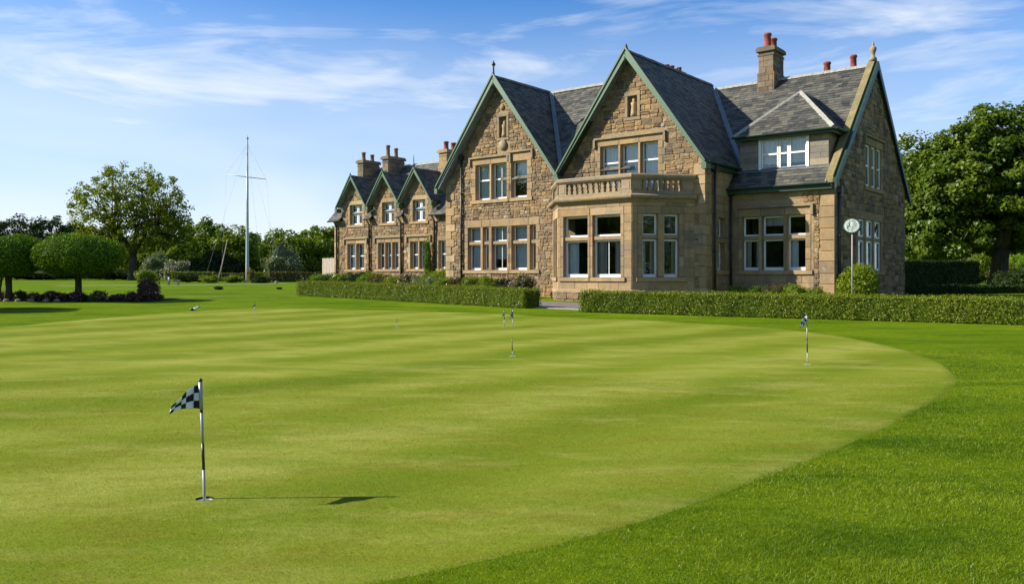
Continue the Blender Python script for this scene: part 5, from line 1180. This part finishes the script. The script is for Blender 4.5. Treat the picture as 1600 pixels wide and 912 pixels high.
pin(4.50, 12.63, .745, -.012, .0085, droop(.15, .20, .745), 'drooping checkered flag on a banded pole near the right rim of the green', [(0, .24, 'steel'), (.24, .53, 'black'), (.53, .75, 'steel'), (.75, 1, 'sleeve')])
small = [(-.19, 20.8, .40, 'small flag left of the pair in the middle distance'), (.02, 20.9, .42, 'small flag right of the pair in the middle distance'), (.01, 13.83, .29, 'short dark pin without cup nearer than the pair of small flags')]
pin(-.19, 20.8, .40, -.01, .010, droop(.06, .17, .40), small[0][3], [(0, .45, 'steel'), (.45, .7, 'black'), (.7, 1, 'sleeve')])
pin(.02, 20.9, .42, .0, .010, droop(.07, .24, .42), small[1][3], [(0, .45, 'steel'), (.45, .7, 'black'), (.7, 1, 'sleeve')])
pin(.01, 13.83, .29, -.012, .007, None, small[2][3], [(0, .3, 'steel'), (.3, .85, 'black'), (.85, 1, 'steel')])
pin(-2.86, 20.6, .20, 0, .007, None, 'thin short pin far left of the pair of small flags', [(0, .5, 'steel'), (.5, 1, 'black')])
pin(-8.65, 27.9, .24, 0, .012, droop(.08, .14, .24), 'small dark pin on the far rim of the green, right of the white tee marker', [(0, .5, 'steel'), (.5, 1, 'black')])
# low white and black marker at the far rim
mk = empty('tee_marker', (-10.7, 28.0, gz(0, 28)), label='low white and black marker lying at the far left rim of the green', cat='marker')
mb = MB(); mb.lathe((0, 0, 0), [(.02, 0), (.055, .015), (.065, .05), (.045, .09), (.01, .10)], 10, .5); mb.build('ball', M['white'], mk)
mb = MB(); mb.lathe((-.08, -.05, 0), [(.06, 0), (.085, .03), (.06, .07), (.01, .08)], 8, .5); mb.build('base', M['black'], mk)
mb = MB(); mb.tube([(.03, 0, .08), (.17, .02, .15)], [.022, .03], 8, .5); mb.build('arm', M['steel'], mk)

# ------------------------------------------------------------------ flagpole with yard and stays
fx, fy = px(386.5, 76), 76; fz = gz(0, 76)
fp = empty('flagpole', (fx, fy, fz), label='tall white flagpole with crossed yard and thin stays on the far lawn', cat='flagpole')
mb = MB(); mb.tube([(0, 0, -.3), (0, 0, 1.2), (0, 0, 6), (0, 0, 13.15)], [.17, .16, .125, .065], 12); mb.build('mast', M['mast'], fp)
mb = MB(); mb.lathe((0, 0, 13.13), [(.10, 0), (.13, .05), (.10, .12), (.04, .16), (.03, .32), (.01, .34)], 10); mb.build('truck', M['mast'], fp)
mb = MB(); mb.tube([(-1.85, -.2, 9.87), (0, -.2, 9.62), (1.78, -.2, 9.42)], [.025, .045, .025], 8); mb.build('yard', M['mast'], fp)
mb = MB(); mb.box(-.32, .32, -.32, .32, -.05, .22); mb.build('plinth', M['cornice'], fp)
for a, b in (((0, 0, 12.9), (-3.6, -1, .1)), ((0, 0, 12.9), (3.6, -1, .1)), ((0, 0, 12.6), (-1.85, -.2, 9.87)), ((0, 0, 12.6), (1.78, -.2, 9.42)), ((-1.85, -.2, 9.87), (-2.4, 0, .2)), ((1.78, -.2, 9.42), (2.6, 0, .2)), ((0, 0, 12.7), (.6, 2.6, .1)), ((.2, -.1, 12.4), (.12, -.25, 1.2))):
    mb = MB(); mb.tube([a, b], .007, 5); mb.build('stay', M['mast'], fp)
mb = MB(); mb.tube([(-2.55, -.4, .1), (-2.2, -.35, 1.6), (-1.72, -.3, 3.9)], [.06, .045, .03], 7); mb.build('stay_tackle', M['wood'], fp)
for xp, Y, w_, h_, lb_ in ((264, 66, .14, .55, 'small white post on the far lawn before the low hedge'), (432, 70, .3, .2, 'low pale stone by the flagpole')):
    mb = MB(); x, y = px(xp, Y), Y; z = gz(x, y); mb.lathe((0, 0, 0), [(w_*.5, -.05), (w_*.5, h_*.9), (w_*.35, h_), (.01, h_*1.04)], 8)
    tag(mb.build('post' if h_ > .3 else 'stone', M['white'] if h_ > .3 else M['cornice'], None, (x, y, z)), lb_, 'post' if h_ > .3 else 'stone')
be = empty('garden_bench', (px(271, 63), 63, gz(0, 63)), label='small pale bench on the far lawn below the pale shrubs', cat='bench')
mb = MB(); mb.box(-.45, .45, -.16, .16, .34, .39); mb.build('seat', M['wood'], be)
for sx in (-.36, .36): mb = MB(); mb.box(sx-.04, sx+.04, -.14, .14, 0, .339); mb.build('leg', M['wood'], be)
for xp, Y, r_, lb_ in ((341, 50, .28, 'small dark clump on the lawn left of the long hedge'), (436, 51, .16, 'smallest dark clump on the lawn near the hedge end')):
    shrub('grass_clump', px(xp, Y), Y, r_, r_, r_*.7, 'dark_leaf', lb_, 'plant', .07, 260)

# ------------------------------------------------------------------ round sign on a pole
M['signpole'] = paint('dull sign pole', (.36, .30, .27), .5, .4)
sx_, sy_ = px(1331.5, 29.6), 29.6; sz_ = gz(0, sy_); sg = empty('round_sign', (sx_, sy_, sz_), R(-30), label='round white and green emblem sign on a thin pole above the rounded bush', cat='sign')
zc_ = EYE+(432-353)*sy_/1296-sz_
mb = MB(); mb.tube([(0, 0, 0), (0, 0, zc_-.28)], .022, 8, .5); mb.build('pole', M['signpole'], sg)
def disc(mb, y0, y1, r0, r1, k=32, m=0):
    vs = [(r_*cos(2*pi*j/k), y, zc_+r_*.92*sin(2*pi*j/k)) for y, r_ in ((y0, r0), (y1, r1)) for j in range(k)]
    mb.add(vs, [(j, (j+1) % k, k+(j+1) % k, k+j) for j in range(k)]+[tuple(range(k-1, -1, -1)), tuple(range(k, 2*k))], .5, m)
mb = MB(); disc(mb, -.075, .115, .275, .29); mb.build('rim', M['iron'], sg)
mb = MB(); disc(mb, -.092, -.076, .268, .28); mb.build('outer_face', M['signgreen'], sg)
mb = MB(); disc(mb, -.098, -.0925, .238, .246); mb.build('face', M['signface'], sg)
mb = MB()
for k in range(30):
    a = 2*pi*k/30; a2 = a+.09; mb.tube([(.255*cos(a), -.096, zc_+.235*sin(a)), (.262*cos(a2), -.096, zc_+.241*sin(a2))], .0075, 5, .5)
mb.build('border_marks', M['signface'], sg)
mb = MB(); yy_ = -.102
zig = [(-.02, .17), (.07, .195), (.13, .14), (.03, .12), (.17, .075), (.02, .045), (.18, .01), (-.02, -.02), (.16, -.055), (-.03, -.085), (.11, -.125), (-.04, -.14), (.03, -.20)]
mb.tube([(a, yy_, zc_+b) for a, b in zig], .010, 5, .5)
mb.tube([(-.19, yy_, zc_+.08), (-.14, yy_, zc_+.0), (-.17, yy_, zc_-.07), (-.10, yy_, zc_-.16)], .010, 5, .5); mb.tube([(-.06, yy_, zc_+.19), (-.085, yy_, zc_+.06), (-.055, yy_, zc_-.05)], .009, 5, .5); mb.tube([(-.14, yy_, zc_+.14), (-.09, yy_, zc_+.03), (-.13, yy_, zc_-.05), (-.07, yy_, zc_-.11)], .009, 5, .5)
mb.build('emblem', M['signgreen'], sg)

# ------------------------------------------------------------------ grass blades near the viewpoint
def blades(name, n, y0, y1, on_green, hh, ww, m, label, lean=.7):
    y = y0*(y1/y0)**rng.random(n); x = rng.uniform(-1, 1, n)*(.92*y+1.0)
    edge = GREEN; g_ = inside(x+rng.normal(0, .035, n), y+rng.normal(0, .035, n)); k = g_ if on_green else ~g_
    x, y = x[k], y[k]
    if on_green: k = (x-CUP[0])**2+(y-CUP[1])**2 > .066**2; x, y = x[k], y[k]
    n = len(x); a = rng.uniform(0, 2*pi, n); h_ = rng.uniform(*hh, n); f = np.clip(y/5, .8, 2.4); w_ = rng.uniform(*ww, n)*f
    pt = .75+.5*np.sin(x*1.7+np.sin(y*1.3)*1.5)*np.sin(y*1.9+1)
    h_ = h_*(np.clip(pt, .55, 1.3) if not on_green else 1.)
    z = G(y)+(.007 if on_green else .0); ln = rng.normal(0, lean, (n, 2))*h_[:, None]
    dx, dy = np.cos(a)*w_/2, np.sin(a)*w_/2
    V = np.stack([np.stack([x-dx, y-dy, z-.002], 1), np.stack([x+dx, y+dy, z-.002], 1), np.stack([x+ln[:, 0], y+ln[:, 1], z+h_], 1)], 1).reshape(-1, 3)
    o = link(name, np_mesh(name, V, 3, rng.random(n), M[m])); return tag(o, label, None, None, 'stuff')
blades('rough_grass', 1200000, 2.7, 15., False, (.008, .024), (.0024, .0044), 'blade', 'longer bright grass of the lawn round the near edge of the green')
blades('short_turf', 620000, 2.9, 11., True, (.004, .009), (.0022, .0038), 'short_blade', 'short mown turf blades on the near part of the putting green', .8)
